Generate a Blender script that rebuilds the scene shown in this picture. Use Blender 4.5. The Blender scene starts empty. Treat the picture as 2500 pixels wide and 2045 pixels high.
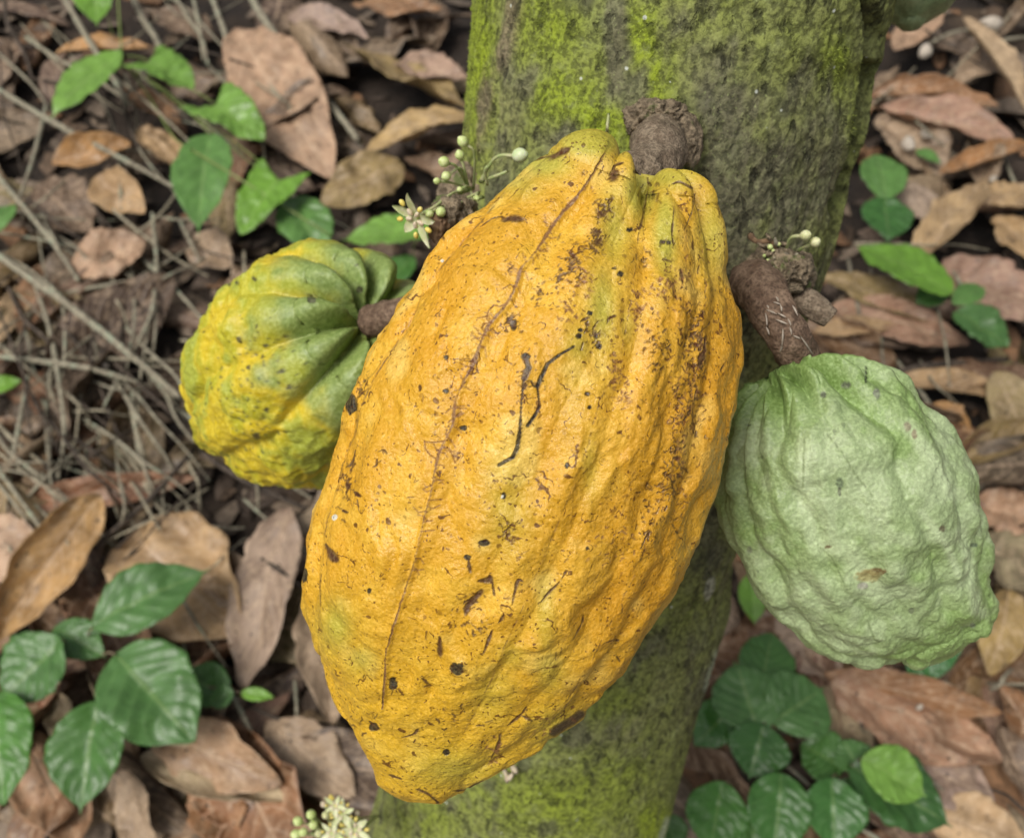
import bpy, math, random
import numpy as np
from mathutils import Vector, Matrix

# ------------------------------------------------------------------ camera, world, sun, exposure
R = math.radians
scene = bpy.context.scene
COL = scene.collection
FPX, CX, CY = 2165.0, 1250.0, 1022.5          # focal length and centre in photo pixels (2500 x 2045)
CAM_H, PITCH = 0.95, R(55)                    # camera height above the litter, degrees looking down
cam_d = bpy.data.cameras.new('camera')
cam = bpy.data.objects.new('camera', cam_d); COL.objects.link(cam)
cam.location = (0, 0, CAM_H); cam.rotation_euler = (math.pi/2 - PITCH, 0, 0)
cam_d.sensor_width = 36; cam_d.lens = 36*FPX/2500
cam_d.clip_start = 0.02; cam_d.clip_end = 400
cam_d.dof.use_dof = True; cam_d.dof.focus_distance = 0.232; cam_d.dof.aperture_fstop = 16.5
scene.camera = cam

SUN_EL, SUN_AZ = R(62), R(235)                # azimuth measured clockwise from +Y
world = bpy.data.worlds.new('World'); scene.world = world; world.use_nodes = True
wn = world.node_tree; wn.nodes.clear()
sky = wn.nodes.new('ShaderNodeTexSky'); sky.sky_type = 'NISHITA'; sky.sun_disc = False
sky.sun_elevation = SUN_EL; sky.sun_rotation = SUN_AZ; sky.dust_density = 6.0; sky.air_density = 1.2
hs = wn.nodes.new('ShaderNodeHueSaturation'); hs.inputs['Saturation'].default_value = 0.30
bg = wn.nodes.new('ShaderNodeBackground'); bg.inputs['Strength'].default_value = 0.060
wo = wn.nodes.new('ShaderNodeOutputWorld')
wn.links.new(sky.outputs[0], hs.inputs['Color']); wn.links.new(hs.outputs[0], bg.inputs['Color']); wn.links.new(bg.outputs[0], wo.inputs['Surface'])
sl = bpy.data.lights.new('sun', 'SUN'); sl.energy = 1.6; sl.angle = R(26); sl.color = (1, .955, .88)
so = bpy.data.objects.new('sun', sl); COL.objects.link(so)
sdir = Vector((math.sin(SUN_AZ)*math.cos(SUN_EL), math.cos(SUN_AZ)*math.cos(SUN_EL), math.sin(SUN_EL)))
so.location = sdir*5; so.rotation_euler = sdir.to_track_quat('Z', 'Y').to_euler()
vs = scene.view_settings
vs.view_transform = 'Standard'; vs.look = 'None'; vs.gamma = 1; vs.use_curve_mapping = False; vs.exposure = 0.62

# ------------------------------------------------------------------ pixel -> place
UPV = np.array((0, math.sin(PITCH), math.cos(PITCH))); FWD = np.array((0, math.cos(PITCH), -math.sin(PITCH))); RGT = np.array((1., 0, 0))
CAMP = np.array((0, 0, CAM_H))
def ray(px, py): return RGT*((px-CX)/FPX) - UPV*((py-CY)/FPX) + FWD
def P(px, py, depth): return CAMP + ray(px, py)*depth            # point at a depth along the optical axis
def G(px, py, h=0.0):                                           # point where the pixel's ray meets height h
    r = ray(px, py); return CAMP + r*((h-CAM_H)/r[2])
def to_px(V):
    d = V - CAMP; z = d@FWD
    return np.stack((CX + FPX*(d@RGT)/z, CY - FPX*(d@UPV)/z), -1), z

# ------------------------------------------------------------------ numpy noise
def _h(ix, iy, iz, seed):
    n = (ix.astype(np.int64)*374761393 + iy.astype(np.int64)*668265263 + iz.astype(np.int64)*2147483647 + seed*974634777) & 0xffffffff
    n = ((n ^ (n >> 13))*1274126177) & 0xffffffff
    n = ((n ^ (n >> 15))*2246822519) & 0xffffffff
    return ((n ^ (n >> 16)) & 0xffffff)/float(0xffffff)*2-1
def vnoise(p, seed=0):
    shp = p.shape[:-1]; p = p.reshape(-1, 3); i = np.floor(p).astype(np.int64); f = p-i; f = f*f*f*(f*(f*6-15)+10)
    o = 0
    for a in (0, 1):
        for b in (0, 1):
            for c in (0, 1):
                w = (f[:, 0] if a else 1-f[:, 0])*(f[:, 1] if b else 1-f[:, 1])*(f[:, 2] if c else 1-f[:, 2])
                o = o + w*_h(i[:, 0]+a, i[:, 1]+b, i[:, 2]+c, seed)
    return o.reshape(shp)
def fbm(p, oct=3, seed=0, gain=.5):
    o = 0; a = 1; t = 0
    for k in range(oct): o = o + a*vnoise(p*(2.03**k) + 17.3*k, seed+k); t += a; a *= gain
    return o/t
def sstep(a, b, x): t = np.clip((x-a)/(b-a), 0, 1); return t*t*(3-2*t)
def mixc(c, col, m): return c*(1-m[..., None]) + np.array(col)*m[..., None]

# ------------------------------------------------------------------ object helpers
def link(name, data, parent=None):
    o = bpy.data.objects.new(name, data); COL.objects.link(o)
    if parent is not None: o.parent = parent
    return o
def empty(name, loc, **kw):
    o = link(name, None); o.location = loc; o.empty_display_size = .02; tag(o, **kw); return o
def tag(o, label=None, category=None, group=None, kind=None):
    for k, v in (('label', label), ('category', category), ('group', group), ('kind', kind)):
        if v: o[k] = v
    return o
def grid_faces(nr, nc, wrap=False):
    i = np.arange(nr-1)[:, None]; j = np.arange(nc if wrap else nc-1)[None, :]; j2 = (j+1) % nc
    return np.stack((i*nc+j, i*nc+j2, (i+1)*nc+j2, (i+1)*nc+j), -1).reshape(-1, 4)
def np_mesh(name, V, F, mat, col=None, uv=None, smooth=True):
    me = bpy.data.meshes.new(name); n = len(V); m = len(F); k = F.shape[1]
    me.vertices.add(n); me.vertices.foreach_set('co', np.ascontiguousarray(V, np.float32).ravel())
    me.loops.add(m*k); me.loops.foreach_set('vertex_index', np.ascontiguousarray(F, np.int32).ravel())
    me.polygons.add(m); me.polygons.foreach_set('loop_start', np.arange(0, m*k, k, dtype=np.int32))
    if smooth: me.polygons.foreach_set('use_smooth', np.ones(m, bool))
    me.update(calc_edges=True)
    if col is not None:
        a = me.color_attributes.new('Col', 'FLOAT_COLOR', 'POINT')
        c4 = np.ones((n, 4), np.float32); c4[:, :col.shape[1]] = col; a.data.foreach_set('color', c4.ravel())
    if uv is not None:
        u = me.uv_layers.new(name='UVMap'); u.data.foreach_set('uv', np.ascontiguousarray(uv[F.ravel()], np.float32).ravel())
    if mat: me.materials.append(mat)
    return me
def spline(pts, n):
    pts = np.array(pts, float)
    if len(pts) < 3: t = np.linspace(0, 1, n)[:, None]; return pts[0]*(1-t)+pts[-1]*t
    q = np.vstack((2*pts[0]-pts[1], pts, 2*pts[-1]-pts[-2])); out = []
    for u in np.linspace(0, len(pts)-1-1e-6, n):
        k = int(u); t = u-k; a, b, c, d = q[k:k+4]
        out.append(.5*((2*b)+(-a+c)*t+(2*a-5*b+4*c-d)*t*t+(-a+3*b-3*c+d)*t**3))
    return np.array(out)
def tube_geo(pts, rad, n=24, sides=8, rough=0, seed=0, freq=60):
    C = spline(pts, n); rad = np.interp(np.linspace(0, 1, n), np.linspace(0, 1, len(rad)), rad)
    T = np.gradient(C, axis=0); T /= np.linalg.norm(T, axis=1)[:, None]
    ref = np.array((.31, .22, .92)); A = np.cross(T, ref); A /= np.linalg.norm(A, axis=1)[:, None]; B = np.cross(T, A)
    th = np.linspace(0, 2*np.pi, sides, endpoint=False)
    D = A[:, None]*np.cos(th)[None, :, None] + B[:, None]*np.sin(th)[None, :, None]
    rr = np.repeat(rad[:, None], sides, 1)
    V = C[:, None] + D*rr[..., None]
    if rough: V = C[:, None] + D*(rr*(1+rough*fbm(V*freq, 3, seed)))[..., None]
    V = np.concatenate((np.repeat(C[:1], sides, 0)[None], V[:1], V, V[-1:], np.repeat(C[-1:], sides, 0)[None]))
    return V.reshape(-1, 3), grid_faces(n+4, sides, True)
def tube(name, pts, rad, mat, parent=None, org=None, **kw):
    V, F = tube_geo(pts, rad, **kw)
    org = np.array(pts[0], float) if org is None else np.array(org, float)
    o = link(name, np_mesh(name, V-org, F[:, ::-1], mat), parent)
    if parent is None: o.location = org
    return o

# ------------------------------------------------------------------ materials
class N:
    def __init__(s, name):
        s.m = bpy.data.materials.new(name); s.m.use_nodes = True; s.t = s.m.node_tree; s.t.nodes.clear()
        s.out = s.n('ShaderNodeOutputMaterial'); s.b = s.n('ShaderNodeBsdfPrincipled'); s.l(s.b.outputs[0], s.out.inputs[0])
    def n(s, k, **kw):
        x = s.t.nodes.new(k)
        for a, v in kw.items(): setattr(x, a, v)
        return x
    def l(s, a, b): s.t.links.new(a, b)
    def put(s, sock, v):
        if hasattr(v, 'links'): s.l(v, sock)
        else: sock.default_value = (*v, 1) if isinstance(v, tuple) and len(v) == 3 and sock.type == 'RGBA' else v
    def coord(s, k='Object'): return s.n('ShaderNodeTexCoord').outputs[k]
    def scale(s, v, sc):
        m = s.n('ShaderNodeMapping'); s.l(v, m.inputs['Vector']); m.inputs['Scale'].default_value = sc; return m.outputs[0]
    def noise(s, v, sc, det=3, rough=.55, dist=0):
        x = s.n('ShaderNodeTexNoise'); s.l(v, x.inputs['Vector']); x.inputs['Scale'].default_value = sc
        x.inputs['Detail'].default_value = det; x.inputs['Roughness'].default_value = rough; x.inputs['Distortion'].default_value = dist
        return x.outputs['Fac']
    def voro(s, v, sc, feat='F1'):
        x = s.n('ShaderNodeTexVoronoi'); x.feature = feat; s.l(v, x.inputs['Vector']); x.inputs['Scale'].default_value = sc; return x
    def math(s, op, a, b=0., c=0., clamp=False):
        x = s.n('ShaderNodeMath', operation=op, use_clamp=clamp); s.put(x.inputs[0], a); s.put(x.inputs[1], b); s.put(x.inputs[2], c); return x.outputs[0]
    def ramp(s, f, a, b, lo=0., hi=1.):
        x = s.n('ShaderNodeMapRange', interpolation_type='SMOOTHSTEP'); s.put(x.inputs['Value'], f)
        x.inputs['From Min'].default_value = a; x.inputs['From Max'].default_value = b; x.inputs['To Min'].default_value = lo; x.inputs['To Max'].default_value = hi
        return x.outputs[0]
    def mix(s, f, a, b, mode='MIX'):
        x = s.n('ShaderNodeMix', data_type='RGBA', blend_type=mode); s.put(x.inputs[0], f); s.put(x.inputs[6], a); s.put(x.inputs[7], b); return x.outputs[2]
    def bump(s, h, strength, dist, normal=None):
        x = s.n('ShaderNodeBump'); x.inputs['Strength'].default_value = strength; x.inputs['Distance'].default_value = dist; s.l(h, x.inputs['Height'])
        if normal is not None: s.l(normal, x.inputs['Normal'])
        return x.outputs[0]
    def attr(s, name='Col'): return s.n('ShaderNodeAttribute', attribute_name=name).outputs['Color']
    def set(s, **kw):
        for k, v in kw.items(): s.put(s.b.inputs[k.replace('_', ' ')], v)
        return s.m

def speck(n, co, scale, size, thr, dmask=None):
    v = n.voro(co, scale)
    sep = n.n('ShaderNodeSeparateColor'); n.l(v.outputs['Color'], sep.inputs[0])
    rad = n.math('MULTIPLY', n.ramp(sep.outputs[0], thr, 1.0), size)
    d = n.math('SUBTRACT', rad, v.outputs['Distance'])
    k = n.ramp(d, 0.0, .06)
    if dmask is not None: k = n.math('MULTIPLY', k, dmask)
    return k

def mat_pod(name, speckcol, s1, grain, bumpd, rough, speck_amt=1., pale=None, grain_scale=650, sss=.0, hair=0., bs=.5):
    n = N(name); co = n.coord()
    wob = n.n('ShaderNodeVectorMath', operation='ADD'); n.l(co, wob.inputs[0])
    ns = n.n('ShaderNodeTexNoise'); n.l(co, ns.inputs['Vector']); ns.inputs['Scale'].default_value = 420; ns.inputs['Detail'].default_value = 2
    sc = n.n('ShaderNodeVectorMath', operation='SCALE'); n.l(ns.outputs['Color'], sc.inputs[0]); sc.inputs[3].default_value = .0024
    n.l(sc.outputs[0], wob.inputs[1]); cw = wob.outputs[0]
    base = n.attr(); sr = n.n('ShaderNodeSeparateColor'); n.l(base, sr.inputs[0]); mark = n.ramp(sr.outputs[0], .02, .16 if name != 'ripe_yellow_husk' else .5)
    g = n.noise(co, grain_scale, 3, .6)
    base = n.mix(n.ramp(g, .35, .72), n.mix(grain, base, (0., 0., 0.)), n.mix(grain*.65, base, pale or (1, .9, .6)))
    dm = n.ramp(n.noise(co, 45, 3), .42, .62, .25, 1.)
    k1 = speck(n, cw, 330, .30, s1, dm)
    k2 = speck(n, cw, 140, .15, .80)
    k3 = speck(n, cw, 700, .36, s1+.06, dm)
    base = n.mix(n.math('MULTIPLY', k3, .55*speck_amt), base, speckcol)
    base = n.mix(n.math('MULTIPLY', k1, .85*speck_amt), base, speckcol)
    base = n.mix(n.math('MULTIPLY', k2, .9*speck_amt), base, tuple(c*.6 for c in speckcol))
    if hair:
        for sc_, th_, seed_ in ((95, .57, 3.1), (170, .585, 7.7), (300, .60, 5.3)):
            q = n.n('ShaderNodeVectorMath', operation='ADD'); n.l(cw, q.inputs[0]); q.inputs[1].default_value = (seed_, seed_*.7, seed_*1.3)
            iso = n.math('ABSOLUTE', n.math('SUBTRACT', n.noise(q.outputs[0], sc_, 2, .5), .5))
            ln = n.math('MULTIPLY', n.ramp(iso, .004, .014, 1., 0.), n.ramp(n.noise(q.outputs[0], sc_*1.1+31, 3), th_, th_+.05))
            base = n.mix(n.math('MULTIPLY', ln, hair), base, speckcol)
        k4 = speck(n, cw, 1000, .42, .58, n.ramp(n.noise(co, 60, 3), .40, .58, .3, 1.))
        base = n.mix(n.math('MULTIPLY', k4, .75), base, speckcol)
    h = n.math('ADD', n.math('ADD', g, n.math('MULTIPLY', n.noise(co, 420, 3), .9)), n.math('MULTIPLY', mark, .8))
    nb = n.bump(h, bs, bumpd)
    n.set(Base_Color=base, Roughness=n.ramp(n.noise(co, 90, 3), .3, .7, rough-.07, rough+.1), Normal=nb)
    n.b.inputs['Specular IOR Level'].default_value = .45
    if sss:
        n.b.inputs['Subsurface Weight'].default_value = sss; n.b.inputs['Subsurface Radius'].default_value = (1., .5, .15); n.b.inputs['Subsurface Scale'].default_value = .003
    return n.m

def mat_bark():
    n = N('mossy_bark'); co = n.coord()
    base = n.attr()
    fine = n.noise(co, 420, 4, .65); med = n.noise(co, 130, 4, .6)
    base = n.mix(n.ramp(fine, .41, .57), n.mix(.60, base, (.022, .022, .013)), base)
    base = n.mix(n.ramp(med, .52, .75), base, n.mix(.45, base, (.30, .33, .14)))
    base = n.mix(n.ramp(n.noise(co, 900, 2), .60, .75), base, n.mix(.5, base, (.36, .42, .16)))
    base = n.mix(speck(n, co, 210, .17, .86), base, (.62, .66, .58))
    cr = n.ramp(n.noise(n.scale(co, (1, 1, .32)), 210, 4, .6), .36, .44)
    base = n.mix(cr, n.mix(.6, base, (.012, .012, .008)), base)
    h = n.math('ADD', n.math('ADD', fine, n.math('MULTIPLY', med, .9)), n.math('MULTIPLY', cr, .5))
    n.set(Base_Color=base, Roughness=.86, Normal=n.bump(h, .8, .0014)); n.b.inputs['Specular IOR Level'].default_value = .25
    return n.m

def mat_wood(name, c1, c2, sc=160, rough=.8, bd=.0012, lichen=None):
    n = N(name); co = n.coord(); a = n.noise(co, sc, 4, .6); b = n.noise(co, sc*4, 3)
    base = n.mix(n.ramp(a, .35, .68), c1, c2)
    base = n.mix(n.ramp(b, .3, .6), n.mix(.45, base, (.01, .008, .006)), base)
    if lichen: base = n.mix(n.ramp(n.noise(co, sc*.45, 3), .56, .66), base, lichen)
    n.set(Base_Color=base, Roughness=rough, Normal=n.bump(n.math('ADD', a, b), .7, bd)); n.b.inputs['Specular IOR Level'].default_value = .3
    return n.m

def leaf_veins(n, nveins, slope):
    uv = n.n('ShaderNodeUVMap'); sp = n.n('ShaderNodeSeparateXYZ'); n.l(uv.outputs[0], sp.inputs[0])
    u = sp.outputs[0]; v = n.math('ABSOLUTE', n.math('SUBTRACT', n.math('MULTIPLY', sp.outputs[1], 2.), 1.))
    mid = n.ramp(v, .02, .075, 1., 0.)
    q = n.math('MULTIPLY', n.math('SUBTRACT', u, n.math('MULTIPLY', n.math('POWER', v, 1.25), slope)), nveins)
    fr = n.math('ABSOLUTE', n.math('SUBTRACT', n.math('FRACT', q), .5))
    lat = n.math('MULTIPLY', n.ramp(fr, .0, .11, 1., 0.), n.ramp(v, .75, 1., 1., .2))
    return u, v, mid, lat, fr

def mat_dead():
    n = N('dead_leaf'); co = n.coord(); oi = n.n('ShaderNodeObjectInfo')
    base = n.mix(1., oi.outputs['Color'], (.96, .90, .80), 'MULTIPLY')
    off = n.n('ShaderNodeVectorMath', operation='ADD'); n.l(co, off.inputs[0])
    rr = n.n('ShaderNodeVectorMath', operation='SCALE'); rr.inputs[0].default_value = (7, 3, 5); n.l(oi.outputs['Random'], rr.inputs[3]); n.l(rr.outputs[0], off.inputs[1])
    c = off.outputs[0]
    u, v, mid, lat, fr = leaf_veins(n, 9, .30)
    a = n.noise(c, 26, 4, .6); b = n.noise(c, 110, 4, .65)
    base = n.mix(n.ramp(a, .36, .62), n.mix(.45, base, (.085, .05, .028)), base)
    base = n.mix(n.ramp(b, .45, .72), base, n.mix(.40, base, (.64, .48, .32)))
    base = n.mix(n.ramp(n.noise(c, 60, 3), .60, .70), base, n.mix(.5, base, (.05, .03, .018)))
    base = n.mix(n.math('MULTIPLY', n.ramp(fr, .12, .5), .22), base, n.mix(.5, base, (.06, .03, .015)))
    base = n.mix(n.math('MULTIPLY', lat, .45), base, n.mix(.6, base, (.62, .46, .33)))
    base = n.mix(n.math('MULTIPLY', mid, .55), base, n.mix(.6, base, (.60, .44, .30)))
    base = n.mix(speck(n, c, 120, .25, .72), base, (.03, .018, .012))
    h = n.math('ADD', n.math('MULTIPLY', lat, .7), n.math('ADD', mid, n.math('MULTIPLY', b, .8)))
    n.set(Base_Color=base, Roughness=n.ramp(a, .3, .7, .42, .7), Normal=n.bump(h, .6, .0015)); n.b.inputs['Specular IOR Level'].default_value = .5
    return n.m

def mat_green():
    n = N('green_leaf'); co = n.coord(); oi = n.n('ShaderNodeObjectInfo'); base = oi.outputs['Color']
    u, v, mid, lat, fr = leaf_veins(n, 7, .33)
    a = n.noise(co, 60, 3); 
    base = n.mix(n.ramp(a, .3, .7), n.mix(.30, base, (.01, .03, .008)), base)
    base = n.mix(n.math('MULTIPLY', lat, .18), base, n.mix(.4, base, (.40, .55, .22)))
    base = n.mix(n.math('MULTIPLY', mid, .45), base, n.mix(.4, base, (.42, .55, .20)))
    base = n.mix(speck(n, co, 150, .2, .85), base, (.05, .06, .02))
    h = n.math('SUBTRACT', n.math('MULTIPLY', a, .5), n.math('ADD', lat, mid))
    nb = n.bump(h, .25, .0010)
    n.set(Base_Color=base, Roughness=.40, Normal=nb); n.b.inputs['Specular IOR Level'].default_value = .6
    tr = n.n('ShaderNodeBsdfTranslucent'); n.l(base, tr.inputs['Color']); mx = n.n('ShaderNodeMixShader'); mx.inputs[0].default_value = .22
    n.l(n.b.outputs[0], mx.inputs[1]); n.l(tr.outputs[0], mx.inputs[2]); n.l(mx.outputs[0], n.out.inputs[0])
    return n.m

def mat_soil():
    n = N('forest_soil'); co = n.coord(); a = n.noise(co, 12, 5, .65); b = n.noise(co, 90, 5, .7)
    base = n.mix(n.ramp(a, .35, .65), (.016, .011, .008), (.045, .030, .020))
    base = n.mix(n.ramp(b, .5, .7), base, (.06, .042, .03))
    ln = n.n('ShaderNodeVectorMath', operation='LENGTH'); n.l(co, ln.inputs[0]); far = n.ramp(ln.outputs['Value'], 1.6, 2.8)     # far off, leaves too small to build
    vw = n.n('ShaderNodeVectorMath', operation='ADD'); n.l(co, vw.inputs[0]); nv_ = n.n('ShaderNodeTexNoise'); n.l(co, nv_.inputs['Vector']); nv_.inputs['Scale'].default_value = 7; sv_ = n.n('ShaderNodeVectorMath', operation='SCALE'); n.l(nv_.outputs['Color'], sv_.inputs[0]); sv_.inputs[3].default_value = .12; n.l(sv_.outputs[0], vw.inputs[1])
    v = n.voro(n.scale(vw.outputs[0], (1, 1.7, 1)), 8); sp = n.n('ShaderNodeSeparateColor'); n.l(v.outputs['Color'], sp.inputs[0])
    lf = n.mix(n.ramp(sp.outputs[0], .15, .85), (.10, .06, .035), (.34, .23, .13)); lf = n.mix(n.ramp(v.outputs['Distance'], .35, .62), lf, (.03, .02, .014))
    base = n.mix(far, base, lf)
    n.set(Base_Color=base, Roughness=.95, Normal=n.bump(n.math('ADD', a, b), 1., .012)); return n.m

def mat_plain(name, c1, c2, sc=300, rough=.45, sss=0.):
    n = N(name); co = n.coord(); a = n.noise(co, sc, 3)
    n.set(Base_Color=n.mix(n.ramp(a, .3, .7), c1, c2), Roughness=rough, Normal=n.bump(a, .3, .0006))
    if sss:
        n.b.inputs['Subsurface Weight'].default_value = sss; n.b.inputs['Subsurface Radius'].default_value = (.6, 1., .3); n.b.inputs['Subsurface Scale'].default_value = .002
    return n.m

M = dict(
    yellow=mat_pod('ripe_yellow_husk', (.085, .022, .006), .60, .16, .0006, .34, 1., (1, .80, .30), 1100, hair=.85, bs=.65),
    mixed=mat_pod('half_ripe_husk', (.045, .040, .012), .80, .16, .0006, .42, .8, (.9, 1, .5)),
    green=mat_pod('pale_green_husk', (.06, .07, .035), .92, .20, .0006, .40, .5, (.75, .95, .50), 1000, bs=.55),
    bark=mat_bark(),
    stalk=mat_wood('pod_stalk_bark', (.13, .080, .052), (.25, .170, .115), 260, .75, .0008),
    gstalk=mat_wood('weathered_stalk_bark', (.17, .125, .085), (.30, .235, .165), 330, .85, .0009),
    knob=mat_wood('cushion_bark', (.15, .115, .075), (.32, .25, .165), 240, .9, .0016, (.12, .14, .05)),
    twig=mat_wood('grey_twig', (.23, .20, .145), (.42, .385, .28), 120, .85, .001, (.30, .32, .23)),
    ptwig=mat_wood('straw_stem', (.27, .235, .165), (.46, .41, .29), 120, .85, .001),
    dtwig=mat_wood('dark_twig', (.045, .035, .028), (.13, .10, .075), 120, .85, .001),
    scar=mat_plain('cracked_bark_lining', (.33, .27, .21), (.45, .39, .32), 500, .7),
    dead=mat_dead(), leaf=mat_green(), soil=mat_soil(),
    stem=mat_plain('green_stem', (.16, .22, .05), (.24, .30, .09), 200, .5),
    bstem=mat_plain('brown_stem', (.16, .12, .07), (.26, .21, .13), 200, .6),
    pedicel=mat_plain('flower_stalk', (.30, .38, .14), (.45, .44, .24), 250, .5, .2),
    bud=mat_plain('flower_bud', (.46, .56, .19), (.62, .68, .33), 320, .42, .3),
    cream=mat_plain('cream_bud', (.54, .55, .27), (.66, .65, .40), 320, .45, .3),
    pale_bud=mat_plain('pale_green_bud', (.52, .62, .33), (.64, .70, .46), 320, .42, .3),
    petal=mat_plain('pale_sepal', (.52, .60, .27), (.70, .73, .47), 300, .5, .3),
    ligule=mat_plain('yellow_ligule', (.72, .56, .10), (.80, .68, .22), 300, .5, .2),
    hood=mat_plain('pink_petal_hood', (.52, .42, .30), (.66, .57, .44), 300, .5, .2),
    chip=mat_plain('bleached_wood', (.38, .32, .25), (.55, .49, .41), 200, .8),
    crumb=mat_plain('dry_crumb', (.10, .055, .03), (.24, .15, .08), 400, .9),
)

# ------------------------------------------------------------------ ground
def ground_h(x, y): return 0.012*np.sin(x*5.1+1.3)*np.cos(y*4.3) + .006*np.sin(x*13+y*9)
xs = np.concatenate((-np.geomspace(60, 1.3, 18), np.linspace(-1.25, 1.25, 110), np.geomspace(1.3, 60, 18)))
ys = np.concatenate((-np.geomspace(60, 1.0, 16), np.linspace(-.95, 2.2, 130), np.geomspace(2.3, 90, 18)))
X, Y = np.meshgrid(xs, ys)
near = np.exp(-((X/2.2)**2 + ((Y-.6)/2.4)**2)**2)
Z = ground_h(X, Y)*near + .008*fbm(np.stack((X*22, Y*22, X*0), -1), 3, 5)*near - .040
gnd = link('ground', np_mesh('ground', np.stack((X, Y, Z), -1).reshape(-1, 3), grid_faces(len(ys), len(xs)), M['soil'])); tag(gnd, kind='structure')

# ------------------------------------------------------------------ surface painting along photo lines
def poly_dist(px, pl):
    d = np.full(len(px), 1e9); pl = np.array(pl, float)
    for a, b in zip(pl[:-1], pl[1:]):
        ab = b-a; t = np.clip(((px-a)@ab)/max(ab@ab, 1e-9), 0, 1); q = a+t[:, None]*ab
        d = np.minimum(d, np.hypot(*(px-q).T))
    return d
def line_mask(px, vis, pl, w, soft=.6):
    pl = np.array(pl, float); m = np.zeros(len(px)); pad = w*2+6
    idx = np.where(vis & (px[:, 0] > pl[:, 0].min()-pad) & (px[:, 0] < pl[:, 0].max()+pad) & (px[:, 1] > pl[:, 1].min()-pad) & (px[:, 1] < pl[:, 1].max()+pad))[0]
    if len(idx): m[idx] = 1-sstep(w*(1-soft), w*(1+soft), poly_dist(px[idx], pl))
    return m
class Canvas:
    """colours of the visible vertices, bucketed by photo row so that small marks touch few of them"""
    def __init__(s, c, px, vis):
        s.c = c; s.ids = np.where(vis)[0]; s.ids = s.ids[np.argsort(px[s.ids, 1])]; s.px = px[s.ids]; s.y = s.px[:, 1]
    def near(s, x0, x1, y0, y1):
        a, b = np.searchsorted(s.y, (y0, y1)); k = np.arange(a, b); p = s.px[a:b]; m = (p[:, 0] > x0) & (p[:, 0] < x1); return k[m]
    def put(s, k, col, m):
        i = s.ids[k]; s.c[i] = s.c[i]*(1-m[:, None]) + np.array(col)*m[:, None]
    def line(s, pl, w, col, st=1., soft=.75):
        pl = np.array(pl, float); pad = w*2+4; k = s.near(pl[:, 0].min()-pad, pl[:, 0].max()+pad, pl[:, 1].min()-pad, pl[:, 1].max()+pad)
        if len(k): s.put(k, col, st*(1-sstep(w*(1-soft), w*(1+soft), poly_dist(s.px[k], pl))))
    def spot(s, x, y, rx, ry, col, st=1., lo=.7, hi=1.25, rough=.5):
        k = s.near(x-rx*1.8, x+rx*1.8, y-ry*1.8, y+ry*1.8)
        if not len(k): return
        p = s.px[k]; e = ((p[:, 0]-x)/rx)**2+((p[:, 1]-y)/ry)**2
        if rough: e = e+rough*fbm(np.stack((p[:, 0]*.13, p[:, 1]*.13, np.zeros(len(k))+x), -1), 2, 40)
        s.put(k, col, st*(1-sstep(lo, hi, e)))
def normals(Pg):
    du = np.gradient(Pg, axis=0); dv = np.roll(Pg, -1, 1)-np.roll(Pg, 1, 1)
    n = np.cross(du, dv); n /= np.linalg.norm(n, axis=2)[..., None]+1e-12
    return n

# ------------------------------------------------------------------ cacao pods
def outline_profile(poly, A, B, ns=90):
    poly = np.array(poly, float); A = np.array(A, float); B = np.array(B, float); L = np.linalg.norm(B-A); d = (B-A)/L; p = np.array((-d[1], d[0]))
    if p[0] < 0: p = -p
    L = ((poly-A)@d).max()+.5
    a = (poly-A)@d/L; b = (poly-A)@p; ss = np.linspace(.0, 1, ns); lo, hi = [], []
    for s in ss:
        s_ = min(max(s, .012), .985); xs_ = []
        for k in range(len(poly)):
            a0, a1, b0, b1 = a[k], a[(k+1) % len(poly)], b[k], b[(k+1) % len(poly)]
            if (a0-s_)*(a1-s_) <= 0 and a0 != a1: xs_.append(b0+(b1-b0)*(s_-a0)/(a1-a0))
        lo.append(min(xs_) if xs_ else 0); hi.append(max(xs_) if xs_ else 0)
    lo, hi = np.array(lo), np.array(hi)
    def sm(x, n=2):
        for _ in range(n): x = np.convolve(np.pad(x, 1, 'edge'), (.25, .5, .25), 'valid')
        return x
    return ss, sm((lo+hi)/2), sm((hi-lo)/2), d, p, L

def pod_grid(nu, nt, front=.78, span=R(228)):
    """rows u 0..1 from stem to tip, columns dense on the side facing the viewer (theta = 90 deg)"""
    nf = int(nt*front); t0 = math.pi/2-span/2
    th = np.concatenate((np.linspace(t0, t0+span, nf, endpoint=False), np.linspace(t0+span, t0+2*math.pi, nt-nf, endpoint=False)))
    return th

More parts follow.
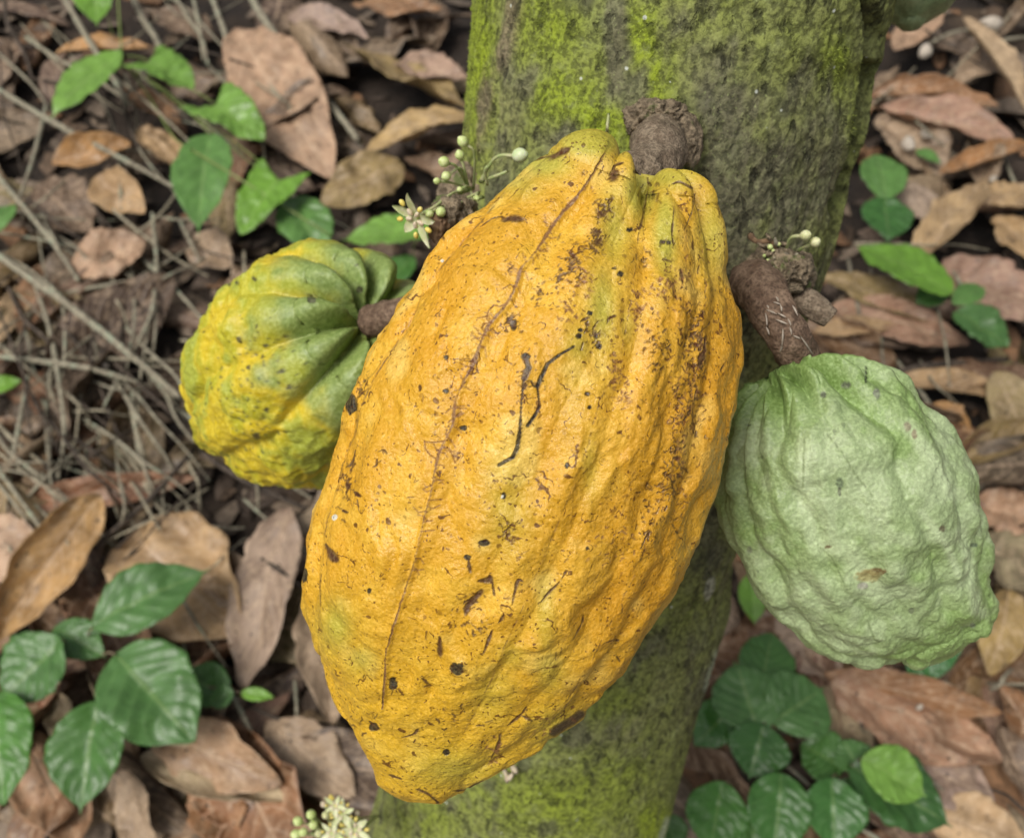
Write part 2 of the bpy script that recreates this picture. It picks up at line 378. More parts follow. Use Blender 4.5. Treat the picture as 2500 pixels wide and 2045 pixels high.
class Pod: pass
def build_pod(name, origin, C, E1, E2, Wd, kd, sv, th, disp, colour, mat, axis):
    Pg = C[:, None] + Wd[:, None, None]*(np.cos(th)[None, :, None]*E1[:, None] + kd*np.sin(th)[None, :, None]*E2[:, None])
    Nn = normals(Pg)
    if ((Nn*(Pg-C[:, None])).sum(-1).mean()) < 0: Nn = -Nn
    S, T = np.meshgrid(sv, th, indexing='ij')
    D = disp(S, T, Pg, Wd[:, None])
    V = Pg + Nn*D[..., None]
    V[0] = V[0].mean(0); V[-1] = V[-1].mean(0)
    N2 = normals(V)
    if ((N2*(V-C[:, None])).sum(-1).mean()) < 0: N2 = -N2
    px, z = to_px(V.reshape(-1, 3))
    vis = ((N2.reshape(-1, 3)*(CAMP-V.reshape(-1, 3))).sum(1) > 0)
    col = colour(S.ravel(), T.ravel(), V.reshape(-1, 3), px, vis, D.ravel())
    F = grid_faces(len(sv), len(th), True)
    me = np_mesh(name, V.reshape(-1, 3)-origin, F, mat, col)
    # outward winding
    v0 = V.reshape(-1, 3)[F[len(F)//2]]; nn = np.cross(v0[1]-v0[0], v0[2]-v0[0])
    if nn@(v0[0]-C[len(C)//2]) < 0: me.flip_normals()
    return me, V

def ribs(S, T, Wm, furrows, bulge, stem_boost=2.5, tip_boost=.4, stem_w=.07):
    """furrows: list of (theta_of_s array broadcast over rows, depth in metres, width in metres)"""
    fr = sorted(furrows, key=lambda f: float(np.median(f[0]))); n = len(fr)
    amp = 1 + stem_boost*np.exp(-(S/stem_w)**2) - (1-tip_boost)*sstep(.74, .98, S)
    D = np.zeros_like(S)
    for k in range(n):
        a = fr[k][0][:, None]; b = fr[(k+1) % n][0][:, None] + (2*math.pi if k == n-1 else 0)
        for sh in (-2*math.pi, 0, 2*math.pi):
            f = (T+sh-a)/(b-a); m = (f >= 0) & (f < 1)
            bl = np.sin(np.pi*np.clip(f, 0, 1))**.75
            D += np.where(m, bulge*bl*np.clip((b-a)/.5, .12, 1.3), 0)
            dd = (T+sh-a)*np.maximum(Wm, .010)
            D -= (fr[k][1] if np.isscalar(fr[k][1]) else fr[k][1][:, None])*np.exp(-(dd/fr[k][2])**2)
    return D*amp*sstep(.0, .012, Wm)

# --- the ripe yellow pod -----------------------------------------------------
K = 2500/2122
main_poly = [(x*K, y*K) for x, y in ((1335,338),(1300,308),(1270,292),(1245,281),(1215,277),(1190,284),(1150,312),(1105,338),(1060,378),(1015,425),(980,443),(945,467),(915,500),(885,527),(862,562),(845,598),(815,632),(795,668),(770,698),(750,742),(735,790),(717,835),(705,880),(690,930),(680,975),(663,1020),(645,1062),(635,1110),(622,1165),(618,1215),(625,1270),(640,1330),(660,1385),(685,1440),(710,1490),(740,1545),(770,1600),(800,1635),(840,1659),(890,1666),(930,1660),(970,1640),(1020,1612),(1080,1577),(1140,1535),(1190,1500),(1240,1455),(1290,1398),(1325,1340),(1350,1290),(1392,1230),(1430,1160),(1452,1080),(1480,1010),(1500,940),(1515,870),(1525,800),(1528,740),(1525,670),(1512,610),(1503,560),(1500,510),(1488,450),(1465,410),(1435,368),(1400,352),(1365,349))]
mA, mB = np.array((1322*K, 312*K)), np.array((893*K, 1668*K))
ss, pc, pw, md, mp, mL = outline_profile(main_poly, mA, mB)
NU = 760
def cap_rows(nu, cap=.045, ncap=90):
    phi = np.linspace(.001, math.pi/2, ncap); rho = np.sin(phi); s_cap = cap*(1-np.cos(phi))
    rest = nu-ncap; x = np.linspace(0, 1, rest+1)[1:]; x = x**1.0; x = np.sin(x*math.pi/2)**.75*.55 + x*.45
    return np.concatenate((s_cap, cap+(1-cap)*x)), np.concatenate((rho, np.ones(rest))), ncap
sv, rho, ncap = cap_rows(NU)
cc = np.interp(sv, ss, pc); ww = np.interp(sv, ss, pw)
ww[:ncap] = np.interp(.045, ss, pw)*rho[:ncap]
ww *= np.sqrt(np.clip(1-((sv-.93)/.07).clip(0, 1)**2.2*1.0, 0, 1)) if False else 1
ww[-1] = 0
cc[sv > .975] = np.interp(.975, ss, pc)
tail = sv > .985; ww[tail] = np.minimum(ww[tail], np.interp(.985, ss, pw)*np.sqrt(np.clip(1-((sv[tail]-.985)/.015)**2, 0, 1)))
MD0, MD1 = .243, .268
Dz = MD0 + (MD1-MD0)*sv
dimple = .03*np.exp(-(rho/.42)**2)*(sv < .05)
sax = sv + dimple
ctr = mA[None] + md[None]*(sax*mL)[:, None] + mp[None]*cc[:, None]
Cw = np.array([P(x, y, z) for (x, y), z in zip(ctr, Dz)])
e1 = RGT*mp[0] - UPV*mp[1]; E1 = np.repeat(e1[None], NU, 0)
vd = CAMP-Cw; vd /= np.linalg.norm(vd, axis=1)[:, None]; E2 = vd-(vd@e1)[:, None]*e1; E2 /= np.linalg.norm(E2, axis=1)[:, None]
Wm = ww*Dz/FPX*.972*(1+.035*np.exp(-((sv-.13)/.09)**2))
def theta_line(pl):
    pl = np.array(pl, float); s = (pl-mA)@md/mL; x = (pl-mA)@mp - np.interp(s, ss, pc); t = np.arccos(np.clip(x/np.maximum(np.interp(s, ss, pw), 1), -.97, .97))
    o = np.argsort(s); return np.interp(sv, s[o], t[o])
LA = [(1230,470),(1181,535),(1138,583),(1067,665),(1034,710),(1008,775),(960,850),(905,940),(875,1017),(870,1051),(853,1093),(836,1136),(824,1198),(810,1243),(796,1283),(788,1353),(782,1436),(780,1589),(800,1680),(850,1790)]
LB = [(1476,376),(1442,433),(1420,464),(1402,488),(1364,530),(1330,581),(1296,628),(1271,657),(1262,690),(1240,737),(1198,788),(1184,813),(1172,841),(1158,881),(1144,909),(1122,952),(1110,991),(1105,1036),(1085,1076),(1068,1118),(1054,1189),(1031,1283),(1014,1365),(991,1433),(963,1521),(942,1597),(940,1648),(933,1729)]
LB2 = [(1500,400),(1440,470),(1400,520),(1340,620),(1290,720),(1246,813),(1205,926),(1150,1010),(1120,1100),(1105,1180),(1087,1277),(1067,1353),(1048,1424),(1020,1550),(1000,1650),(990,1760)]
LC = [(1560,420),(1547,447),(1519,509),(1493,571),(1476,696),(1440,790),(1415,880),(1370,960),(1330,1060),(1290,1160),(1240,1260),(1190,1380),(1130,1500),(1080,1600),(1040,1720)]
LD = [(1585,405),(1582,424),(1578,498),(1561,554),(1557,597),(1550,667),(1538,752),(1531,785),(1520,841),(1503,909),(1469,971),(1449,1034),(1432,1096),(1401,1180),(1340,1330),(1290,1450),(1240,1560),(1190,1680),(1130,1790)]
LE = [(1625,455),(1646,509),(1671,563),(1674,625),(1675,700),(1655,800),(1612,900),(1588,1011),(1562,1096),(1540,1180),(1510,1280),(1460,1400),(1400,1520),(1330,1640),(1240,1760)]
LF = [(1690,480),(1712,600),(1722,680),(1719,756),(1702,904),(1655,1074),(1630,1171),(1582,1317),(1548,1406),(1497,1508),(1440,1620),(1378,1716),(1290,1800)]
const = lambda deg: np.full(NU, R(deg))
fur_main = [(theta_line(LF), .0011, .0034), (theta_line(LE), .0008*sstep(.06, .25, sv), .005), (theta_line(LD), .0012+.0028*np.exp(-(sv/.07)**2), .0036), (theta_line(LC), .0010*sstep(.05, .2, sv), .0055), (theta_line(LB2), .0013*sstep(.05, .2, sv), .007), (theta_line(LA), .0013, .0034),
            (const(4), .002, .004), (const(174), .0016, .005), (const(203), .002, .004), (const(232), .0015, .005), (const(262), .002, .004), (const(292), .0015, .005), (const(322), .002, .004), (const(342), .0015, .004)]
rng = np.random.default_rng(7)
m_axis = (Cw[-1]-Cw[0]); m_axis /= np.linalg.norm(m_axis)
def loc3(Pg, ax, e, org):
    e3 = np.cross(ax, e); q = Pg-org; return np.stack((q@e, q@e3, q@ax), -1)
def disp_main(S, T, Pg, Wc):
    D = ribs(S, T, Wc, fur_main, .0010, 2.8, .12, .06)-.0004
    q = loc3(Pg, m_axis, e1, Cw[0])
    wrp = q + .006*np.stack((fbm(q*60, 2, 31), fbm(q*60, 2, 32), fbm(q*60, 2, 33)), -1)
    body = sstep(.02, .12, S)*(1-.5*sstep(.93, 1, S))
    D = D + body*(.0014*fbm(wrp*np.array((85, 85, 50)), 2, 3, .35) + .0008*fbm(wrp*np.array((170, 170, 105)), 1, 4) + .0004*fbm(wrp*np.array((300, 300, 220)), 1, 9) + .00022*fbm(wrp*np.array((420, 420, 300)), 2, 8)+ .00010*(1-2*np.abs(fbm(wrp*np.array((330, 330, 240)), 2, 6))))
    D = D + .00010*fbm(q*900, 2, 5)
    pxg, _ = to_px(Pg.reshape(-1, 3)); vis = (np.sin(T) > -.1).ravel()
    lm = line_mask(pxg, vis, LB, 5.5, .6).reshape(S.shape)
    return D + .0005*lm
def colour_main(S, T, V, px, vis, D):
    q = (V-Cw[0]); n = len(V); c = np.repeat(np.array([(.67, .345, .018)]), n, 0)
    a = fbm(q*38, 3, 11); b = fbm(q*120, 3, 12); g = fbm(q*22+9, 3, 13)
    c = mixc(c, (.76, .44, .040), sstep(-.1, .3, b)*.7)
    c = mixc(c, (.66, .295, .006), sstep(.05, .5, a)*.5)
    c = mixc(c, (.88, .62, .16), sstep(.18, .5, fbm(q*70, 3, 14))*.55)
    # redder side by the green pod, yellower tip
    xr = (px[:, 0]-(1250-(px[:, 1]-1000)*.32))/470
    c = mixc(c, (.62, .275, .012), sstep(.35, .95, xr)*.35*sstep(1850, 1500, px[:, 1])*sstep(450, 800, px[:, 1]))
    c = mixc(c, (.70, .435, .020), sstep(.62, .95, S)*.6)
    green = np.zeros(n)
    for gx, gy, rx, ry, st in ((1440,345,95,40,.95),(1330,395,70,45,.8),(1270,450,60,40,.5),(1565,470,50,75,.8),(1640,430,110,45,.75),(1625,560,32,110,.85),(1740,560,45,130,.7),(1500,560,40,110,.6),(1470,760,40,120,.75),(1412,850,40,50,.6),(1400,960,40,120,.35),(1240,1250,60,120,.5),(820,1525,45,70,.7),(880,1610,40,40,.5),(1340,1640,40,60,.45),(1200,1690,60,80,.4),(1120,1880,120,60,.55),(1380,1780,90,60,.6),(1530,800,25,60,.4),(1440,1130,22,90,.5),(1330,1500,25,120,.4),(1250,1600,40,40,.5)):
        green = np.maximum(green, st*np.exp(-((px[:, 0]-gx)/rx)**2-((px[:, 1]-gy)/ry)**2))
    green = np.clip(green*(1.05+.9*g), 0, 1)*vis
    green = np.maximum(green, .85*np.exp(-(S/.03)**2))
    c = mixc(c, (.37, .41, .060), green*.72)
    # -- marks
    cv = Canvas(c, px, vis); paint = cv.line
    br, dk, bk = (.24, .095, .034), (.075, .024, .012), (.018, .012, .010)
    def scratch(pl, w, col, st):
        m_ = max(8, int(np.hypot(*np.diff(np.array(pl, float), axis=0).T).sum()/4)); pp = spline(pl, m_)+np.cumsum(rng.normal(0, .5, (m_, 2)), 0)*.7; wv_ = np.convolve(rng.normal(0, 1, m_), np.ones(4)/4, 'same')
        for k in range(m_-1):
            t = k/(m_-1); wk = w*.62*(.35+.9*math.sin(math.pi*(.08+.84*t))**.8)*(1+.7*wv_[k])
            if wk > .7: paint(pp[k:k+2], max(wk, 1.1), col, st*rng.uniform(.75, 1.), .8)
            if rng.random() < .16: q_ = pp[k]+rng.normal(0, w*1.1+2, 2); paint([q_, q_+rng.normal(0, 2.2, 2)], rng.uniform(1.1, 1.9), col, st*.8)
    for pl, st_ in ((LA, .75), (LD, .7), (LF, .75), (LE, .5)):
        pp = spline(pl, 120)+rng.normal(0, 1.1, (120, 2))
        for k in range(119): paint(pp[k:k+2], rng.uniform(1., 2.3), dk if rng.random() < .6 else br, st_*rng.uniform(.0, 1.)*(rng.random() < .8))
    lb = spline(LB, 260)+rng.normal(0, .8, (260, 2)); wv = np.convolve(rng.normal(0, 1, 260), np.ones(9)/9, 'same')
    for k in range(259):
        t = k/259; w = (3.3 if .1 < t < .72 else 2.0)*(1+.9*wv[k]); paint(lb[k:k+2], max(w, 1.5), (.20, .090, .040), min(1, max(.35, .85+.9*wv[k-3])), .7)
    pts = spline(LB, 200)
    for k in range(64):                                            # side hairs of the long vein
        i = rng.integers(10, 170); p0 = pts[i]; tg = pts[i+2]-pts[i-2]; tg /= np.linalg.norm(tg); nn = np.array((-tg[1], tg[0]))*rng.choice((-1, 1))
        ln = rng.uniform(8, 34); p1 = p0+nn*ln*.5+tg*rng.uniform(-6, 10); p2 = p0+nn*ln+tg*rng.uniform(-12, 16); paint([p0, p1, p2], 1.7, br, .8)
    for lp in ([(1240,737),(1222,748),(1205,745),(1192,760),(1188,778),(1198,788)], [(1198,788),(1180,790),(1176,800),(1184,813)], [(1085,1076),(1060,1080),(1036,1078)], [(1036,1075),(1038,1095),(1052,1112),(1066,1120)], [(1085,1090),(1098,1096),(1112,1130)]): paint(lp, 2, br, .9)
    crack = [(1401,846),(1365,867),(1336,889),(1322,920),(1312,943),(1315,971),(1317,991),(1308,1011),(1288,1039)]
    for k, w in enumerate((3.5, 4.5, 5.5, 6.5, 3, 2.6, 4.5, 5)): paint(crack[k:k+2], w*.9, bk, 1., .35)
    crack2 = [(1283,870),(1291,898),(1280,923),(1276,954),(1273,983),(1271,1025),(1269,1056),(1263,1093),(1252,1116),(1218,1135)]
    for k, w in enumerate((7, 8, 3.5, 2.6, 2.4, 4, 5.5, 5.5, 4.5)): paint(crack2[k:k+2], w, bk if k > 4 else (.07, .05, .05), .95, .3)
    paint([(1297,930),(1304,943),(1312,943)], 2.6, bk)
    for x, y, rx, ry in ((1115,1632,19,15),(960,1668,11,17),(912,1774,13,11),(1089,1835,9,8),(857,985,17,26),(742,1402,9,20),(1254,792,9,14),(1244,780,8,6),(1283,870,12,9),(1440,764,7,6),(1418,805,6,6),(1413,820,8,7),(1455,820,6,9),(1462,845,9,8),(1434,961,6,6),(1440,994,6,6),(1385,1135,7,8),(1089,872,6,6),(1089,955,8,6),(1132,1045,9,7),(1618,590,8,6),(1633,592,6,6),(1538,561,8,5),(902,1441,6,7),(1434,1338,5,5),(1515,668,8,8),(1500,655,6,4),(1325,930,3,3),(1182,1325,15,8),(1142,1360,9,7),(1230,1210,6,9)):
        cv.spot(x, y, rx, ry, bk)
    paint([(1352,1786),(1375,1772),(1400,1758),(1418,1744)], 11, (.045, .024, .016), .95, .5)
    for pl, w in (([(1390,362),(1370,372),(1342,386)], 7), ([(1296,391),(1320,385),(1340,380)], 6), ([(1495,425),(1500,405),(1520,398)], 6), ([(1493,440),(1502,420)], 8), ([(1226,538),(1250,532),(1275,534)], 8), ([(1180,548),(1210,530),(1240,528)], 2.5), ([(1484,780),(1502,772)], 4), ([(1418,785),(1440,775)], 3.5), ([(1020,560),(1000,600)], 2), ([(795,1328),(805,1345),(812,1360),(822,1368)], 8), ([(868,1098),(862,1130),(848,1140)], 3), ([(920,1105),(935,1100),(945,1108)], 4), ([(895,1145),(918,1136),(922,1120)], 4), ([(845,1205),(850,1190),(848,1180)], 5), ([(865,1200),(880,1212)], 4), ([(836,1245),(850,1252)], 5), ([(1137,1500),(1145,1475),(1160,1460),(1178,1440)], 7), ([(1168,1418),(1195,1415),(1196,1405)], 6), ([(1196,1405),(1203,1425),(1207,1450)], 4.5), ([(1250,1475),(1258,1440),(1265,1415),(1275,1418)], 4), ([(1320,1470),(1345,1440),(1370,1415),(1383,1392)], 4), ([(1143,1365),(1148,1395)], 4), ([(1073,1555),(1075,1600)], 6), ([(1180,1595),(1195,1560),(1205,1540)], 4), ([(1217,1520),(1230,1500)], 4), ([(1030,1655),(1052,1672)], 3.5), ([(1240,1770),(1270,1745),(1285,1725)], 3), ([(1270,1745),(1300,1760)], 3), ([(1200,1850),(1215,1820),(1222,1790)], 6), ([(1015,1925),(1040,1935),(1060,1950),(1067,1958)], 3.5), ([(950,1890),(980,1900)], 4), ([(1100,1930),(1140,1925),(1180,1905)], 2.5), ([(980,1800),(1010,1790),(1025,1775)], 3), ([(1705,900),(1715,860),(1720,820)], 5), ([(1700,950),(1690,1010),(1690,1060)], 4), ([(1560,560),(1566,545),(1580,470)], 3), ([(1640,450),(1660,445),(1690,460)], 3), ([(1646,509),(1640,570),(1645,600)], 2.5), ([(1671,563),(1690,510),(1694,475)], 2.5), ([(1660,656),(1665,690)], 6), ([(1640,640),(1620,632)], 3), ([(1582,1317),(1585,1300),(1575,1320),(1565,1340)], 3), ([(1480,1568),(1500,1562),(1510,1562)], 3), ([(1400,1560),(1420,1520),(1425,1500)], 3)):
        scratch(pl, w, dk, .95)
    # clusters of short scratches
    for x, y, rx, ry, k, cl in ((1457,595,22,34,60,dk),(1475,512,22,26,46,dk),(1400,640,30,46,70,dk),(1250,790,14,22,24,dk),(1440,805,20,20,16,dk),(1455,830,18,16,14,dk),(1420,690,26,40,30,br),(1370,670,16,26,16,dk),(1310,720,14,26,14,dk),(1630,700,50,60,70,br),(1600,470,26,18,16,dk),(1390,770,26,40,30,br),(1690,960,26,140,60,dk),(1688,930,26,140,60,br),(1655,1060,20,150,60,dk),(1655,1060,24,150,60,br),(1640,1180,30,80,50,dk),(1712,820,18,90,60,dk),(1560,760,26,60,40,br),(1600,850,30,80,46,dk),(1500,900,18,60,30,br),(1520,960,26,40,30,br),(1570,640,20,25,10,dk),(1690,820,26,70,46,dk),(1150,1480,24,40,20,dk),(1160,1530,30,20,18,dk),(880,950,14,40,16,dk),(840,1180,26,70,24,dk),(1240,1290,20,24,16,dk),(1340,1750,40,30,16,br),(1210,1830,24,34,20,br),(1280,940,10,30,20,dk),(1090,1770,60,60,16,dk),(880,1780,60,60,14,dk),(1600,1250,40,90,40,dk),(1500,1330,60,90,26,br),(1000,620,90,80,24,dk),(1560,420,20,14,8,dk)):
        for _ in range(k):
            p0 = np.array((x, y))+rng.normal(0, .55, 2)*np.array((rx, ry)); an = rng.uniform(0, 2*np.pi); ln = rng.uniform(1, 14)
            paint([p0, p0+ln*.5*np.array((np.cos(an), np.sin(an))), p0+ln*np.array((np.cos(an+rng.uniform(-.8, .8)), np.sin(an+rng.uniform(-.8, .8))))], rng.uniform(1.3, 3.4)*(1 if ln < 8 else .7), cl, rng.uniform(.55, .98))
    for _ in range(110):                                            # loose short scratches all over
        p0 = np.array((rng.uniform(740, 1790), rng.uniform(400, 1940))); an = rng.normal(1.9, .7); ln = rng.uniform(2, 20)
        paint([p0, p0+ln*np.array((np.cos(an), np.sin(an)))], rng.uniform(1.1, 2.4), dk, rng.uniform(.4, .9))
    for x, y, r in ((817,1262,7), (1080,637,4), (1227,1212,4)): cv.spot(x, y, r, r, (.75, .74, .68))
    return np.clip(c*np.array((1.06, 1.07, 1.0)), 0, 1)

th = pod_grid(NU, 740, .87, R(200))
main_org = P(1612, 360, .262)
me, Vmain = build_pod('husk', main_org, Cw, E1, E2, Wm, .94, sv, th, disp_main, colour_main, M['yellow'], m_axis)
pod1 = empty('cacao_pod', main_org, label='large ripe yellow-orange cacao pod hanging in front of the mossy trunk', category='cacao pod')
link('husk', me, pod1)

# --- pods along a straight axis ---------------------------------------------
def axis_pod(stem, tip, wid, prof, disp, colour, mat, kd=1., nu=420, nt=480, org=None, bend=None):
    stem, tip = np.array(stem), np.array(tip); ax = tip-stem; L = np.linalg.norm(ax); ax = ax/L
    sv, rho, nc = cap_rows(nu, .05, 60)
    w = np.interp(sv, *prof); w[:nc] = np.interp(.05, *prof)*rho[:nc]
    tail = sv > .97; w[tail] = np.interp(.97, *prof)*np.sqrt(np.clip(1-((sv[tail]-.97)/.03)**2, 0, 1)); w[-1] = 0
    w = w*wid
    sax = sv + .060*np.exp(-(rho/.34)**2)*(sv < .055)
    C = stem + ax*(sax*L)[:, None]
    if bend is not None: C = C + np.array(bend)*(np.sin(np.pi*sv)**1)[:, None]
    mid = (stem+tip)/2; v = CAMP-mid; v /= np.linalg.norm(v); e2 = v-(v@ax)*ax; e2 /= np.linalg.norm(e2); e1 = np.cross(e2, ax)
    if e1@RGT < 0: e1 = -e1
    th = pod_grid(nu, nt)
    d = lambda S, T, Pg, Wc: disp(S, T, Pg, Wc, loc3(Pg, ax, e1, stem))
    me, V = build_pod('husk', org, C, np.repeat(e1[None], nu, 0), np.repeat(e2[None], nu, 0), w, kd, sv, th, d, colour, mat, ax)
    return me, V, ax, e1, e2, sv

# left half-ripe pod, stem end towards the viewer
lst, ltp = P(918, 772, .345), P(600, 1035, .458)
nuL = 420
def disp_left(S, T, Pg, Wc, q):
    svl = S[:, 0]; fu = []
    for k in range(10):
        wob = .05*np.sin(svl*7+k*1.7) + .03*np.sin(svl*17+k*2.9)
        fu.append((R(8+36*k)+wob*sstep(.1, .4, svl), .0012+.0026*np.exp(-(svl/.10)**2), .0032))
    D = ribs(S, T, Wc, fu, .0024, .8, .4, .12)
    wq = q+.006*np.stack((fbm(q*55, 2, 61), fbm(q*55, 2, 62), fbm(q*55, 2, 63)), -1)
    body = sstep(.05, .25, S)
    return D + body*(.0024*fbm(wq*np.array((85, 85, 75)), 2, 64) + .0024*fbm(wq*np.array((150, 150, 130)), 3, 65) + .0006*(1-2*np.abs(fbm(wq*np.array((130, 130, 120)), 2, 67)))) + .0002*fbm(q*700, 2, 66)
def colour_left(S, T, V, px, vis, D):
    n = len(V); q = V-V.mean(0)
    c = np.repeat(np.array([(.50, .46, .018)]), n, 0)
    a = fbm(q*48, 3, 71); b = fbm(q*130, 3, 72)
    g = sstep(.16, .04, S+.16*a+.05*b-.03*sstep(0, .004, D))
    c = mixc(c, (.70, .52, .016), sstep(-.15, .22, -a+.35*b)*.9)
    c = mixc(c, (.34, .40, .045), sstep(.05, .32, a+.5*b)*.75)
    c = mixc(c, (.19, .285, .075), g*.93)
    c = mixc(c, (.30, .40, .17), g*sstep(.1, .4, b)*.5)
    c = mixc(c, (.68, .42, .02), sstep(.001, -.004, D)*.35*(1-g))
    cv = Canvas(c, px, vis)
    for x, y, r in ((878,708,9),(760,730,11),(578,690,5),(620,680,6),(560,695,4),(648,845,6),(583,829,6),(607,897,6),(640,870,5),(700,820,5),(628,1065,9),(650,1000,5),(705,945,6),(500,765,4),(690,905,5)):
        cv.spot(x, y, r, r, (.035, .025, .02), .9)
    for x, y, k in ((640,870,40),(600,1000,40),(640,1070,30),(560,950,30),(700,900,26)):
        for _ in range(k):
            p = np.array((x, y))+rng.normal(0, 40, 2); r = rng.uniform(1.5, 4); cv.spot(p[0], p[1], r, r, (.06, .07, .03), .7, rough=0)
    return np.clip(c, 0, 1)
profL = (np.array((0, .05, .12, .22, .35, .5, .65, .78, .88, .95, 1.)), np.array((0, .56, .78, .93, 1., 1., .92, .76, .52, .30, .0)))
org2 = lst
me, V2, ax2, *_ = axis_pod(lst, ltp, .0472, profL, disp_left, colour_left, M['mixed'], org=org2, nu=290, nt=320)
pod2 = empty('cacao_pod', org2, label='half-ripe green and yellow ribbed cacao pod partly behind the big yellow pod', category='cacao pod')
link('husk', me, pod2)

# right pale green warty pod
rg_poly = [(x*K, y*K) for x, y in ((1600,742),(1560,757),(1537,775),(1522,830),(1507,930),(1492,1000),(1500,1080),(1520,1140),(1545,1200),(1590,1270),(1650,1325),(1730,1370),(1800,1380),(1860,1373),(1930,1358),(2000,1350),(2048,1322),(2056,1270),(2042,1180),(2036,1090),(2020,1020),(1990,940),(1950,870),(1890,810),(1830,770),(1780,738),(1720,722),(1690,722),(1650,732))]
gA, gB = np.array((1650*K, 722*K)), np.array((1920*K, 1340*K))
gs, gc, gw, gd, gp, gL = outline_profile(rg_poly, gA, gB)
nuG = 410; svG, rhoG, ncG = cap_rows(nuG, .035, 60)
cG = np.interp(svG, gs, gc); wG = np.interp(svG, gs, gw); wG[:ncG] = np.interp(.035, gs, gw)*rhoG[:ncG]
cG[:ncG] = np.interp(.035, gs, gc)*rhoG[:ncG]**2
cG[svG > .95] = np.interp(.95, gs, gc)
tail = svG > .95; wG[tail] = np.interp(.95, gs, gw)*np.clip(1-((svG[tail]-.95)/.05)**2.6, 0, 1)**.45; wG[-1] = 0
GD0, GD1 = .285, .300
DzG = GD0+(GD1-GD0)*svG
saxG = svG + .035*np.exp(-(rhoG/.42)**2)*(svG < .055)
ctrG = gA[None]+gd[None]*(saxG*gL)[:, None]+gp[None]*cG[:, None]
CG = np.array([P(x, y, z) for (x, y), z in zip(ctrG, DzG)])
e1g = RGT*gp[0]-UPV*gp[1]; E1g = np.repeat(e1g[None], nuG, 0)
vd = CAMP-CG; vd /= np.linalg.norm(vd, axis=1)[:, None]; E2g = vd-(vd@e1g)[:, None]*e1g; E2g /= np.linalg.norm(E2g, axis=1)[:, None]
WG = wG*DzG/FPX*.955
axG = CG[-1]-CG[0]; axG /= np.linalg.norm(axG)
def warty(S, T, Wc, q, seed, nf=17, off=14):
    svl = S[:, 0]; fu = []
    for k in range(nf):
        wob = .07*np.sin(svl*6+k*1.3)+.05*np.sin(svl*15+k*2.1)
        fu.append((R(off+360/nf*k)+wob*sstep(.1, .4, svl)+.09*math.sin(k*5.3), (.0014 if k % 2 else .0007*sstep(.5, .2, svl)+.0001)+.0008*sstep(.35, .12, svl), .0028))
    D = ribs(S, T, Wc, fu, .0008, 4.6, .5, .12)-.0007
    wq = q+.009*np.stack((fbm(q*50, 2, seed+1), fbm(q*50, 2, seed+2), fbm(q*50, 2, seed+3)), -1)
    pos = ((T-R(off-5)+.10*np.sin(S*22)) % (2*math.pi))/(2*math.pi/nf); ki = pos.astype(int) % nf; hl = np.random.default_rng(seed).uniform(.10, .25, nf)[ki]      # finger-like knobs round the stalk
    D = D + .0021*np.sin(np.pi*(pos % 1))**.55*sstep(.0, .02, S)*(sstep(hl+.025, hl-.015, S)*.8+sstep(hl*.55+.02, hl*.55-.01, S)*.2)
    body = sstep(.05, .25, S)
    lump = fbm(wq*np.array((78, 78, 58)), 2, seed+4, .4); rid = 1-2*np.abs(fbm(wq*np.array((85, 85, 60)), 2, seed+5)); r2 = 1-2*np.abs(fbm(wq*np.array((190, 190, 150)), 2, seed+6))
    return D + body*(.0022*lump+.0016*np.clip(fbm(q*np.array((130, 130, 95)), 1, seed+12), -.15, 1)*1.5+.0003*rid) + .0005*np.clip(fbm(q*260, 2, seed+17), -.1, 1) + .0003*fbm(q*420, 2, seed+7) + .0002*fbm(q*900, 2, seed+8)
def disp_green(S, T, Pg, Wc): return warty(S, T, Wc, loc3(Pg, axG, e1g, CG[0]), 100)
